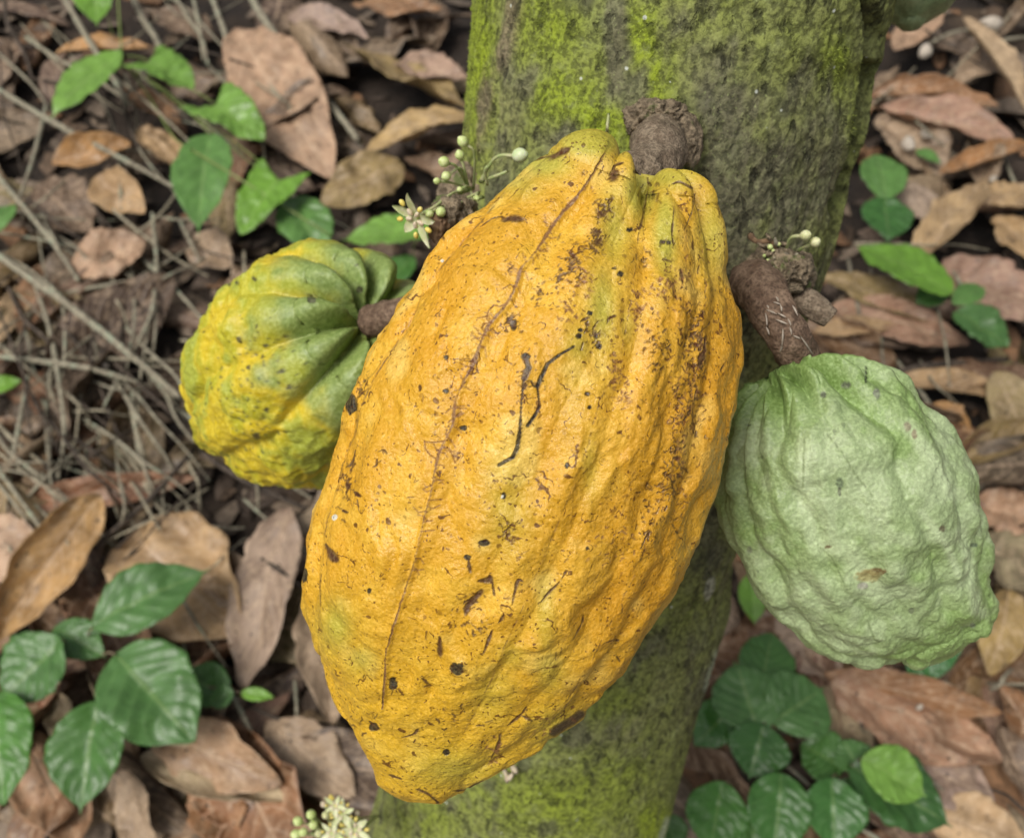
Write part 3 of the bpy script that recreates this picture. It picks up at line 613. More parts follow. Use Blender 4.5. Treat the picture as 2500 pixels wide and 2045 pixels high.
def colour_green(S, T, V, px, vis, D):
    n = len(V); q = V-V[0]; c = np.repeat(np.array([(.285, .375, .145)]), n, 0)
    a = fbm(q*40, 3, 81); b = fbm(q*150, 3, 82)
    c = mixc(c, (.38, .46, .235), sstep(-.1, .35, a)*.65)
    c = mixc(c, (.47, .54, .31), sstep(.1, .45, b+.5*a)*.45)
    c = mixc(c, (.175, .29, .05), sstep(.30, .04, S+.12*a)*.75)
    c = mixc(c, (.215, .34, .075), sstep(.1, .5, -b-a)*.5)
    pale = np.zeros(n)
    for pl, w in (([(2215,1040),(2260,1090),(2290,1140),(2320,1200)], 16), ([(2350,1300),(2365,1370),(2375,1440),(2385,1490)], 13), ([(1960,1080),(1965,1200),(1985,1320)], 14), ([(2010,1330),(2070,1345),(2110,1400),(2130,1430)], 26), ([(2250,1250),(2310,1330),(2340,1400)], 9)):
        pale = np.maximum(pale, line_mask(px, vis, pl, w, .95))
    c = c*np.array((.96, .99, 1.01)); c = mixc(c, (.52, .62, .36), pale*.75)
    cv = Canvas(c, px, vis)
    for x, y, rx, ry, col in ((2140,1395,26,9,(.16,.07,.02)),(2118,1405,30,16,(.34,.27,.10)),(2105,1430,14,9,(.42,.40,.34)),(2010,963,8,9,(.09,.09,.075)),(2065,940,12,9,(.10,.10,.08)),(2140,960,9,14,(.14,.14,.12)),(2215,1040,9,12,(.27,.22,.15)),(2232,1060,7,12,(.27,.20,.13)),(2022,1334,9,5,(.14,.07,.03)),(1828,1038,6,3,(.04,.04,.03)),(2050,1178,10,14,(.12,.16,.09)),(2050,1200,5,12,(.10,.10,.07)),(2302,1290,8,9,(.12,.08,.05)),(2378,1330,9,6,(.12,.16,.10)),(2114,915,3,24,(.02,.02,.02)),(1830,1342,8,10,(.18,.2,.12)),(2225,1490,8,8,(.14,.16,.10)),(2375,1527,7,7,(.14,.16,.12))):
        Canvas.spot(cv, x, y, rx, ry, col, .85, .5, 1.3)
    for pl in ([(1964,1060),(1962,1130),(1960,1190)], [(2020,1060),(2060,1110),(2090,1160),(2130,1210)], [(1995,1330),(2030,1360),(2060,1420)], [(2120,1520),(2135,1560),(2160,1575)]): cv.line(pl, 2.2, (.12, .16, .05), .6)
    return np.clip(c, 0, 1)
org3 = P(1945, 850, .285)
me, V3 = build_pod('husk', org3, CG, E1g, E2g, WG, .96, svG, pod_grid(nuG, 440), disp_green, colour_green, M['green'], axG)
pod3 = empty('cacao_pod', org3, label='pale green unripe warty cacao pod hanging on a bent brown stalk', category='cacao pod')
link('husk', me, pod3)

# another green pod higher up behind the trunk, only its tip in view
s4, t4 = P(2262, -690, .42), P(2222, 78, .425)
org4 = s4
prof4 = (np.array((0, .05, .15, .3, .5, .7, .85, .93, 1.)), np.array((0, .55, .82, .98, 1., .86, .58, .36, 0.)))
me, V4, *_ = axis_pod(s4, t4, .043, prof4, lambda S, T, Pg, Wc, q: .5*warty(S, T, Wc, q, 300), lambda S, T, V, px, vis, D: mixc(np.repeat(np.array([(.19, .25, .115)]), len(V), 0), (.32, .38, .19), sstep(-.2, .4, fbm((V-V[0])*90, 3, 91))), M['green'], org=org4, nu=200, nt=220)
pod4 = empty('cacao_pod', org4, label='dull green cacao pod hanging beside the upper trunk, only its blunt tip showing', category='cacao pod')
link('husk', me, pod4)

# ------------------------------------------------------------------ trunk
TT, TB = P(1655, 0, .345), P(1254, 2045, .575)
def taxis(q):
    q = np.asarray(q, float)[..., None]; base = TT + (TB-TT)*q
    return base + np.where(q > 1, 1, 0)*np.array((.015, .10, 0))*((q-1).clip(0)**1.6) + np.where(q < 0, 1, 0)*np.array((-.01, -.05, 0))*((-q).clip(0)**1.6)
qg = 1.0
while taxis(qg)[2] > -.07: qg += .005
right_edge = np.array([(2165,0),(2168,90),(2162,150),(2140,190),(2133,250),(2122,330),(2085,415),(2072,480),(2042,600),(2010,700),(1975,800),(1905,1080),(1850,1240),(1805,1340),(1792,1450),(1760,1560),(1738,1650),(1700,1760),(1663,1900),(1620,2045)], float)
left_edge = np.array([(1145,0),(1142,100),(1139,230),(1132,330),(1110,470),(1060,900),(1000,1400),(937,1870),(915,1950),(885,2045)], float)
right_edge[:, 0] -= np.interp(right_edge[:, 1], (0, 700, 2045), (30, 22, 8)); nq, nth = 560, 450
q0, q1 = -2.6, qg
qv = np.concatenate((np.linspace(q0, -.08, 40, endpoint=False), np.linspace(-.08, 1.06, 400, endpoint=False), np.linspace(1.06, q1, 40)))
nq = len(qv)
CT = taxis(qv); pxT, zT = to_px(np.where((qv > -.15)[:, None] & (qv < 1.15)[:, None], CT, TT))
inn = (qv >= 0) & (qv <= 1)
rL = np.zeros(nq); rR = np.zeros(nq)
for i in np.where(inn)[0]:
    y = pxT[i, 1]; sl_ = .18                                   # edges are met along a line across the leaning axis
    xr = np.interp(y, right_edge[:, 1], right_edge[:, 0]); xr = np.interp(y+ (xr-pxT[i, 0])*sl_, right_edge[:, 1], right_edge[:, 0]); xl = np.interp(y-(pxT[i, 0]-np.interp(y, left_edge[:, 1], left_edge[:, 0]))*sl_, left_edge[:, 1], left_edge[:, 0])
    k = math.sqrt(1+sl_*sl_)
    rR[i] = (xr-pxT[i, 0])*k*zT[i]/FPX; rL[i] = (pxT[i, 0]-xl)*k*zT[i]/FPX
first, last = np.where(inn)[0][[0, -1]]
rR[:first] = rR[first]; rL[:first] = rL[first]; rR[last+1:] = rR[last]; rL[last+1:] = rL[last]
flare = 1+.35*sstep(1.1, q1, qv)**1.5
def tang(r, z): return r/np.sqrt(1+(r/z)**2)
zc = np.interp(qv, (q0, 0, 1, q1), (.345, .345, .575, .575))
rR, rL = tang(rR, zc)*flare, tang(rL, zc)*flare
tax = np.gradient(CT, axis=0); tax /= np.linalg.norm(tax, axis=1)[:, None]
vd = CAMP-CT; vd[~((qv > -.5) & (qv < 1.2))] = CAMP-(TT+TB)/2
vd /= np.linalg.norm(vd, axis=1)[:, None]; e2t = vd-(vd*tax).sum(1)[:, None]*tax; e2t /= np.linalg.norm(e2t, axis=1)[:, None]
e1t = np.cross(e2t, tax); e1t *= np.sign(e1t@RGT)[:, None]
tht = pod_grid(nq, nth, .8, R(215))
ct, st = np.cos(tht)[None], np.sin(tht)[None]
rad = np.where(ct > 0, rR[:, None], rL[:, None]); rm = ((rR+rL)/2)[:, None]
PT = CT[:, None] + (rad*ct)[..., None]*e1t[:, None] + (rm*.97*st)[..., None]*e2t[:, None]
NT = normals(PT)
if (NT*(PT-CT[:, None])).sum(-1).mean() < 0: NT = -NT
QT = np.stack((np.repeat(qv[:, None], nth, 1)*.5, rm*ct+0*qv[:, None], rm*st+0*qv[:, None]), -1)
wq = QT + .01*np.stack((fbm(QT*30, 2, 1), fbm(QT*30, 2, 2), fbm(QT*30, 2, 3)), -1)
DT = .0030*fbm(QT*14, 2, 201) + .0009*fbm(wq*np.array((60, 110, 110)), 3, 202) + .0004*(1-2*np.abs(fbm(wq*np.array((70, 260, 260)), 3, 203))) + .00055*fbm(QT*np.array((420, 700, 700)), 2, 204)
pxf, zf = to_px(PT.reshape(-1, 3)); visT = ((NT*(CAMP-PT)).sum(-1) > 0).ravel()
cleft_pl = [(2118,-60),(2118,0),(2128,60),(2124,130),(2112,200),(2096,300),(2086,380),(2060,450),(2052,520),(2040,580)]
cleft = line_mask(pxf, visT, cleft_pl, 13, .8).reshape(DT.shape); DT = DT-.010*cleft
hole = np.exp(-((pxf[:, 0]-2042)/16)**2-((pxf[:, 1]-505)/24)**2).reshape(DT.shape)*visT.reshape(DT.shape); DT -= .005*hole
brown_pl = [(1262,-60),(1248,30),(1236,110),(1200,180),(1180,260),(1165,350)]
brn = line_mask(pxf, visT, brown_pl, 20, .8).reshape(DT.shape); DT += .0012*brn
VT = PT+NT*DT[..., None]
n = VT[..., 0].size; px = pxf; q = QT.reshape(-1, 3)
a = fbm(q*np.array((22, 34, 34)), 4, 211); b = fbm(q*np.array((70, 110, 110)), 4, 212); g = fbm(q*np.array((9, 16, 16))+5, 3, 213)
fib = fbm(q*np.array((90, 420, 420)), 3, 214)
c = np.repeat(np.array([(.225, .245, .080)]), n, 0)
c = mixc(c, (.27, .245, .15), sstep(.05, .4, a)*.5)
c = mixc(c, (.125, .12, .07), sstep(.15, .5, -a+.4*b)*.55)
moss = .28*g+.3*a+.12
for gx, gy, rx, ry, s_ in ((1560,170,100,190,1.),(1480,300,190,75,.9),(1380,250,130,110,.7),(1170,150,45,280,.9),(1330,60,110,140,.6),(1480,330,120,50,.5),(2085,330,22,60,1.),(2050,150,70,90,.5),(1900,130,160,160,.25),(2000,300,90,120,.25),(1730,390,40,80,.5),(1900,430,50,50,.4),(2000,620,50,120,.3),(1350,1960,300,120,.55),(1500,1900,140,140,.45),(1050,2000,120,80,.5),(1600,2030,60,80,.8),(1640,1500,140,90,.4),(1450,1720,160,70,.4),(1750,1250,60,110,.25)):
    moss = np.maximum(moss, s_*np.exp(-((px[:, 0]-gx)/rx)**2-((px[:, 1]-gy)/ry)**2)*visT + .35*g*0)
for gx, gy, rx, ry, s_ in ((1430,640,0,0,0),(1780,300,120,140,.35),(1820,480,150,170,.45),(1700,620,150,150,.5),(1850,620,120,80,.5),(1500,110,26,130,.5),(1520,210,40,60,.4),(1360,340,50,40,.4),(1700,1500,100,80,.15),(1750,1750,40,120,.3)):
    if rx: moss = moss-s_*np.exp(-((px[:, 0]-gx)/rx)**2-((px[:, 1]-gy)/ry)**2)*visT
mo = sstep(-.05, .65, moss+.28*b+.12*fib)
c = mixc(c, (.255, .320, .030), mo*.85)
c = mixc(c, (.315, .40, .022), sstep(.45, 1.05, moss+.4*b)*.75)
c = mixc(c, (.34, .39, .14), sstep(.1, .45, b+.2*fib)*.5*(1-mo))
gp_ = np.zeros(n)
for gx, gy, rx, ry, s_ in ((1780,140,120,120,.5),(1960,260,90,160,.5),(1780,280,130,150,.8),(1840,470,180,190,.95),(1700,640,200,170,1.),(1880,660,150,110,.9),(1508,110,34,150,.95),(1530,215,50,60,.8),(1350,330,70,50,.7),(1260,260,60,110,.45),(1660,60,60,80,.4),(2010,430,60,120,.6),(1690,1300,150,140,.6),(1620,1560,130,90,.45),(1400,1800,160,70,.3),(1150,1990,120,60,.4),(1690,1700,50,130,.5)):
    gp_ = np.maximum(gp_, s_*np.exp(-((px[:, 0]-gx)/rx)**2-((px[:, 1]-gy)/ry)**2)*visT)
c = mixc(c, (.135, .122, .085), sstep(.15, .75, gp_+.75*b+.35*a+.2*fib)*.82)
c = mixc(c, (.29, .30, .15), sstep(.1, .4, b+.3*fib)*sstep(.1, .6, gp_)*.35)
c = mixc(c, (.065, .062, .05), sstep(.28, .6, fbm(q*np.array((45, 70, 70))+3, 3, 219)+.2*gp_)*.7)
c = mixc(c, (.22, .175, .115), brn.ravel()*sstep(-.35, .1, b)*.85)
c = mixc(c, (.022, .02, .013), np.maximum(cleft, hole).ravel()*.92)
c = mixc(c, (.50, .50, .42), (1-sstep(.5, 1.3, ((px[:, 0]-1727+(px[:, 1]-1430)*.2)/13)**2+((px[:, 1]-1430)/30)**2+.6*b))*visT*.7)
for pl, w in (([(1745,1590),(1735,1640),(1722,1680)], 6), ([(1628,2000),(1612,2045),(1600,2070)], 7)): c = mixc(c, (.45, .50, .36), line_mask(px, visT, pl, w, .9)*.8)
c = np.clip(c*1.12, 0, 1)
FT = grid_faces(nq, nth, True); tree_org = CT[-1]*np.array((1, 1, 0))
me = np_mesh('trunk', VT.reshape(-1, 3)-tree_org, FT, M['bark'], c)
v0 = VT.reshape(-1, 3)[FT[len(FT)//2]]
if np.cross(v0[1]-v0[0], v0[2]-v0[0])@(v0[0]-CT[nq//2]) < 0: me.flip_normals()
tree = empty('cacao_tree', tree_org, label='leaning cacao tree trunk with grey bark under patchy bright green moss', category='tree')
link('trunk', me, tree)
rm_ = np.random.default_rng(5); inq = np.repeat(((qv > -.1) & (qv < 1.08))[:, None], nth, 1).ravel() & (np.repeat(np.sin(tht)[None], nq, 0).ravel() > -.35)
wgt = np.where(inq, np.clip(mo-.25, 0, 1)**1.4*(1-.8*sstep(.3, .8, gp_)), 0); nb_ = 36000
pick = rm_.choice(n, nb_, p=wgt/wgt.sum()); step = .0011
Nf = NT.reshape(-1, 3)[pick]; base_ = VT.reshape(-1, 3)[pick]+rm_.normal(0, step, (nb_, 3)); base_ -= Nf*((base_-VT.reshape(-1, 3)[pick])*Nf).sum(1)[:, None]
dr = Nf*.7+rm_.normal(0, .55, (nb_, 3))+np.array((0, 0, -.25)); dr /= np.linalg.norm(dr, axis=1)[:, None]; sd = np.cross(dr, rm_.normal(0, 1, (nb_, 3))); sd /= np.linalg.norm(sd, axis=1)[:, None]
ln_ = rm_.uniform(.0004, .0012, (nb_, 1)); wd_ = rm_.uniform(.00010, .00022, (nb_, 1))
Vm = np.stack((base_-Nf*.0003-sd*wd_, base_-Nf*.0003+sd*wd_, base_+dr*ln_), 1).reshape(-1, 3); Cm = np.repeat(np.clip(c[pick]*rm_.uniform(.7, 1.2, (nb_, 1)), 0, 1), 3, 0)
nm_ = N('moss_fibres'); nm_.set(Base_Color=nm_.attr(), Roughness=.8)
tag(link('moss', np_mesh('moss', Vm-tree_org, np.arange(nb_*3).reshape(-1, 3), nm_.m, Cm, smooth=False), tree), kind='stuff')
VTF = VT.reshape(-1, 3); PXF, ZF = to_px(VTF); VISF = visT & (ZF > .05)
def trunk_at(px, py):
    i = np.where(VISF)[0]; k = i[np.argmin((PXF[i, 0]-px)**2+(PXF[i, 1]-py)**2)]; return VTF[k], NT.reshape(-1, 3)[k]

# rough flower cushion the big pod grows from, cushion and broken stub by the green pod
def lump(name, parent, org, centre, rx, ry, rz, mat, seed, rough=.25, nu=60, nv=80, freq=120):
    u = np.linspace(0, np.pi, nu)[:, None]; v = np.linspace(0, 2*np.pi, nv, endpoint=False)[None]
    D = np.stack((np.sin(u)*np.cos(v), np.sin(u)*np.sin(v), np.cos(u)+0*v), -1)
    S_ = D*np.array((rx, ry, rz)); k = 1+rough*fbm(S_*freq, 4, seed)+rough*.6*(1-2*np.abs(fbm(S_*freq*2.1, 3, seed+9)))
    W_ = RGT*1; V = (S_*k[..., None])@np.stack((RGT, UPV, -FWD)) + np.array(centre)
    o = link(name, np_mesh(name, V.reshape(-1, 3)-np.array(org), grid_faces(nu, nv, True), mat), parent); return o
t, nn = trunk_at(1600, 296)
lump('flower_cushion', tree, tree_org, t+nn*.002, .0082, .0056, .0080, M['knob'], 401, .5, freq=240)
lump('flower_cushion', tree, tree_org, trunk_at(1668, 350)[0]+.002*nn, .0052, .0090, .0075, M['knob'], 431, .3)
t2, n2 = trunk_at(1860, 660)
lump('flower_cushion', tree, tree_org, t2, .010, .008, .007, M['knob'], 402, .45, freq=220)
lump('flower_cushion', tree, tree_org, P(1918, 668, t2[1]*0+ .301), .0065, .0065, .007, M['knob'], 403, .5, freq=260)
lump('flower_cushion', tree, tree_org, P(1950, 672, .307), .0050, .0075, .007, M['knob'], 404, .25, freq=220)
t5, n5 = trunk_at(1135, 480)
lump('flower_cushion', tree, tree_org, t5, .010, .011, .010, M['knob'], 405, .3)
V, F = tube_geo([P(1915, 712, .316), P(1960, 733, .303), P(1998, 757, .3005), P(2026, 778, .300)], [.0054, .0046, .0042, .0034], 40, 28, .25, 7, 260)
link('broken_stub', np_mesh('broken_stub', V-tree_org, F[:, ::-1], M['gstalk']), tree)

# stalks of the pods
def pod_stalk(pod, pts, rad, seed, mat='stalk', rough=.16):
    org = np.array(pod.location); V, F = tube_geo(pts, rad, 90, 60, rough, seed, 170)
    o = link('stalk', np_mesh('stalk', V-org, F[:, ::-1], M[mat]), pod)
    return o
ts, ns_ = trunk_at(1600, 330)
pod_stalk(pod1, [ts-ns_*.006, ts+ns_*.003, P(1612, 362, .264), P(1595, 410, .254), Cw[30]+m_axis*.006], [.0084, .0078, .0076, .0078, .006], 11, 'gstalk', .28)
ts, _ = trunk_at(1850, 690)
st3 = [ts+.004*FWD, P(1840, 690, .299), P(1870, 730, .284), P(1905, 790, .279), P(1938, 850, .281), P(1958, 892, .288), CG[20]+axG*.008]
s3 = pod_stalk(pod3, st3, [.0085, .0078, .0074, .0068, .0063, .0062, .005], 12, rough=.2)
pod_stalk(pod2, [trunk_at(1180, 800)[0], P(1100, 790, .345), P(1000, 768, .338), lst+ax2*.006], [.0085, .0075, .0070, .0062], 13)
t4a, n4a = trunk_at(2150, 20); 
pod_stalk(pod4, [CT[np.argmin(np.abs(qv+.42))]+e1t[0]*rR[0]*.9, s4+np.array((-.01, 0, .02)), s4+(t4-s4)*.05], [.008, .006, .005], 14)
# pale split lines in the bark of the green pod's stalk
scar_lines = [[(1869,768),(1872,792)], [(1871,800),(1877,815)], [(1874,757),(1894,766)], [(1900,765),(1917,774)], [(1897,781),(1919,790)], [(1924,780),(1930,793)], [(1911,805),(1909,840)], [(1909,840),(1905,856)], [(1860,722),(1872,730)], [(1890,738),(1903,742)], [(1905,745),(1908,758)], [(1880,703),(1890,715)], [(1928,800),(1932,815)], [(1938,820),(1952,826)], [(1936,748),(1946,768)], [(1957,825),(1983,864)], [(1872,745),(1876,752)], [(1895,725),(1900,735)]]
Cst = spline(st3, 90)
for pl in scar_lines:
    pts = []
    pl = [tuple(np.array(pl[0])*1.2-np.array(pl[1])*.2), tuple(np.array(pl[1])*1.2-np.array(pl[0])*.2)]
    for (x, y) in (pl[0], ((pl[0][0]+pl[1][0])/2+1, (pl[0][1]+pl[1][1])/2), pl[1]):
        r_ = ray(x, y); r_ = r_/np.linalg.norm(r_); best = None
        w_ = Cst-CAMP; tt = w_@r_; dd = np.linalg.norm(w_-tt[:, None]*r_, axis=1); k = int(np.argmin(dd/ .0078)); rr_ = .0079
        back = math.sqrt(max(rr_**2-min(dd[k], rr_*.95)**2, 0)); pts.append(CAMP+r_*(tt[k]-back))
    V, F = tube_geo(pts, [.0001, .00034, .0001], 8, 6)
    link('bark_split', np_mesh('bark_split', V-np.array(org3), F[:, ::-1], M['scar']), s3)

# ------------------------------------------------------------------ flowers and buds
def ball(c, r, ax=None, el=1., nu=14, nv=18, pinch=.0):
    u = np.linspace(0, np.pi, nu)[:, None]; v = np.linspace(0, 2*np.pi, nv, endpoint=False)[None]
    k = 1-pinch*np.clip(np.cos(u), 0, 1)**2
    L_ = np.stack((np.sin(u)*np.cos(v)*k, np.sin(u)*np.sin(v)*k, (np.cos(u)+0*v)*el), -1).reshape(-1, 3)*r
    ax = np.array((0, 0, 1.)) if ax is None else np.array(ax)/np.linalg.norm(ax)
    a = np.cross(ax, (.3, .9, .2)); a /= np.linalg.norm(a); b = np.cross(ax, a)
    return L_@np.stack((a, b, ax))+np.array(c), grid_faces(nu, nv, True)
def add(name, geo, mat, parent, flip=False, loc=None):
    V, F = geo; o = link(name, np_mesh(name, V-np.array(parent.location if loc is None else loc), F[:, ::-1] if flip else F, mat), parent); return o
def petal(c, d, up, L_, W_, mat, parent, cup=.25, name='petal', loc=None):
    d = np.array(d)/np.linalg.norm(d); up = np.array(up)-(np.array(up)@d)*d; up /= np.linalg.norm(up); s = np.cross(up, d); nu, nv = 9, 5; V = []
    for sgn in (1, -1):
        for i in range(nu):
            u = i/(nu-1); w = W_*math.sin(math.pi*min(.98, u*.93+.05))**.8
            for j in range(nv):
                v = j/(nv-1)*2-1; V.append(np.array(c)+d*L_*u+s*w*.5*v+up*(cup*L_*(u*u*-.6+.3*v*v*.4)+sgn*.00012))
    V = np.array(V); f = grid_faces(nu, nv); return add(name, (V, np.concatenate((f, f[:, ::-1]+nu*nv))), mat, parent, loc=loc)
def flower(c, facing, parent, s=1., rot=0., spread=None):
    c = np.array(c); f = np.array(facing)/np.linalg.norm(facing); a = np.cross(f, (.1, .4, .9)); a /= np.linalg.norm(a); b = np.cross(f, a)
    ce = add('flower', ball(c, .0013*s, f), M['bud'], parent); loc = parent.location
    for k in range(5):
        an = rot+k*2*math.pi/5; d = a*math.cos(an)+b*math.sin(an)
        petal(c, d+.45*f, f,   .0098*s*(.85+.3*random.random()), .0036*s, M['petal'], ce, name='sepal', loc=loc)
        an += math.pi/5; d = a*math.cos(an)+b*math.sin(an)
        add('petal_hood', ball(c+(d*.7+f*.5)*.0036*s, .0008*s, d, 1.7), M['hood'], ce, loc=loc)
        add('ligule', ball(c+(d*.95+f*.35)*  .0066*s, .00085*s, d, 1.5), M['ligule'], ce, loc=loc)
def bud_on(parent, basept, px, py, depth, rpx, mat='bud', el=1.15, sr=.00045, mid=None, pin=.45):
    c = P(px, py, depth); r = rpx*.84*depth/FPX; b = np.array(basept); ax = c-b
    m_ = (b+c)/2+np.array((0, 0, .002)) if mid is None else P(*mid)
    e = c-(c-m_)/np.linalg.norm(c-m_)*r*.8
    V, F = tube_geo([b, m_, e], [sr*1.1, sr*.9, sr*1.2], 14, 7); bs = add('bud_stalk', (V, F), M['pedicel'], parent, True)
    add('bud', ball(c, r, c-m_, el, pinch=pin), M[mat], bs, loc=parent.location)

cb = P(1150, 462, .318)
fc1 = empty('flower_cluster', cb, label='spray of round green buds with one open cream flower beside the yellow pod', category='flowers')
for a_ in ((1129,345,.300,16,'bud',(1158,375,.303)), (1122,378,.302,14,'bud',(1136,420,.306)), (1083,395,.299,16,'bud',(1115,408,.303)), (1089,430,.302,14,'bud',(1125,412,.305)), (1066,442,.302,10,'bud',(1105,447,.306)), (1122,463,.306,9,'bud',(1140,455,.309)), (1076,518,.296,15,'bud',(1105,480,.303)), (1048,523,.295,12,'bud',(1095,486,.303))):
    bud_on(fc1, cb+RGT*random.uniform(-.001, .001), a_[0], a_[1], a_[2], a_[3], a_[4], mid=a_[5])
bud_on(fc1, P(1172, 445, .310), 1270, 379, .2955, 21, 'pale_bud', 1.2, .0006, (1210, 385, .300), .3)
bud_on(fc1, cb, 1160, 485, .306, 7, 'bud', mid=(1150, 470, .311)); bud_on(fc1, P(1160, 490, .311), 1165, 484, .305, 8, 'bud')
fl = P(1020, 527, .294)
V, F = tube_geo([cb, P(1105, 472, .303), P(1060, 505, .297), fl], [.0006, .0005, .0005, .0007], 20, 7); add('flower_stalk', (V, F), M['pedicel'], fc1, True)
flower(fl, -FWD*.45-UPV*.55-RGT*.5, fc1, 1.02, .9)
for pl in ([(1178,445,.309),(1190,408,.302),(1184,420,.304),(1190,452,.309)], [(1180,440,.309),(1210,430,.304),(1240,418,.302)], [(1170,470,.309),(1125,490,.303),(1078,505,.297)], [(1180,482,.309),(1120,495,.300),(1098,506,.297)], [(1100,500,.303),(1085,530,.299),(1078,548,.298)], [(1112,515,.303),(1108,535,.300),(1102,542,.299)]):
    V, F = tube_geo([P(*p) for p in pl], [.0006, .0006, .0005], 16, 7); add('flower_stalk', (V, F), M['pedicel'], fc1, True)
lump('dry_remnant', fc1, np.array(fc1.location), P(1075, 555, .300), .0030, .0045, .004, M['crumb'], 440, .5, 30, 36, 400)
lump('dry_remnant', fc1, np.array(fc1.location), P(1110, 530, .306), .0065, .0065, .008, M['knob'], 441, .4, 36, 40, 250)

tb2, nb2 = trunk_at(925, 1990)
cb2 = tb2
fc2 = empty('flower_cluster', cb2, label='dense cluster of small cream flowers and buds low on the trunk', category='flowers')
for (x, y, r) in ((727,2003,14),(759,1987,14),(765,2012,14),(795,1988,11),(722,2036,15),(740,2030,13),(778,2034,12),(812,2010,9)):
    bud_on(fc2, cb2, x, y, .452, r, 'bud' if r > 12 else 'cream', mid=(830, 2035, .468))
for (x, y, rot, s_) in ((868,2020,.3,1.05),(835,1985,1.1,.8),(812,2032,2.,.75),(848,2050,.7,.85),(818,1965,1.9,.65)):
    fp = P(x, y, .450); V, F = tube_geo([cb2, P(850, 2040, .468), fp], [.0007, .0006, .0006], 12, 7); add('flower_stalk', (V, F), M['pedicel'], fc2, True)
    flower(fp, -FWD+UPV*random.uniform(-.2, .4)+RGT*random.uniform(-.3, .3), fc2, s_, rot)
bud_on(fc2, cb2, 808, 1945, .455, 7, 'ligule', 1.4, mid=(825, 2000, .46)); bud_on(fc2, cb2, 790, 1962, .455, 9, 'hood', 1.2, mid=(825, 2000, .46)); bud_on(fc2, cb2, 872, 1983, .455, 8, 'hood', 1.3, mid=(885, 2010, .462))

cb3 = P(1915, 625, .305)
fc3 = empty('flower_cluster', cb3, label='two cream buds on thin stalks just above the green pod stalk', category='flowers')
bud_on(fc3, cb3, 1967, 574, .290, 15, 'cream', 1.15, .0006, (1930, 582, .294), .35); bud_on(fc3, P(1945, 615, .303), 1991, 591, .292, 15, 'cream', 1.15, .0006, (1958, 606, .297), .35)
for x, y, r in ((1880,603,7),(1888,613,5),(1902,596,5),(1866,624,4),(1875,635,4),(1920,700,7),(1914,708,5),(1869,644,4)): add('bud', ball(P(x, y, .2985), r*.2985/FPX), M['bud'], fc3)
V, F = tube_geo([P(1832, 575, .305), P(1848, 590, .300), P(1880, 590, .300), P(1900, 610, .302)], [.0013, .0008, .0009, .0009], 20, 8, .3, 3, 500); add('dry_remnant', (V, F), M['crumb'], fc3, True)
for k in range(16):
    p0 = np.array((random.Random(k).uniform(1860, 1940), random.Random(k+50).uniform(590, 660))); d_ = np.array((random.Random(k+90).uniform(-26, 26), random.Random(k+130).uniform(-26, 12)))
    V, F = tube_geo([P(*p0, .304), P(*(p0+d_*.5), .298), P(*(p0+d_), .299)], [.0009, .0007, .0003], 10, 6, .3, k, 500); add('dry_remnant', (V, F), M['knob' if k % 3 else 'twig'], fc3, True)

tb4, nb4 = trunk_at(1215, 1890)
fc4 = empty('flower_cluster', tb4, label='single pale green bud on the trunk just under the yellow pod tip', category='flowers')
bud_on(fc4, tb4+nb4*-.001, 1196, 1921, .452, 15, 'cream', 1.15, .0006, (1205, 1905, .458))
for pl in ([(1230,1880),(1250,1878),(1262,1865)], [(1240,1885),(1248,1893)], [(1250,1870),(1272,1868)]):
    V, F = tube_geo([trunk_at(*pl[0])[0]]+[trunk_at(*p)[0]+nb4*.005 for p in pl[1:]], [.0012, .0016, .0006], 10, 7, .3, 2, 300); add('dry_remnant', (V, F), M['hood'], fc4, True)
# thin pale sprout behind the big pod
tp = trunk_at(1482, 345)[0]
fc5 = empty('flower_stalk', tp, label='single thin pale green flower stalk sticking up behind the top of the yellow pod', category='flower stalk')
V, F = tube_geo([tp-nn*.001, P(1482, 320, .268), P(1486, 278, .268)], [.0006, .00055, .0004], 14, 7); add('stalk', (V, F), M['pedicel'], fc5, True)

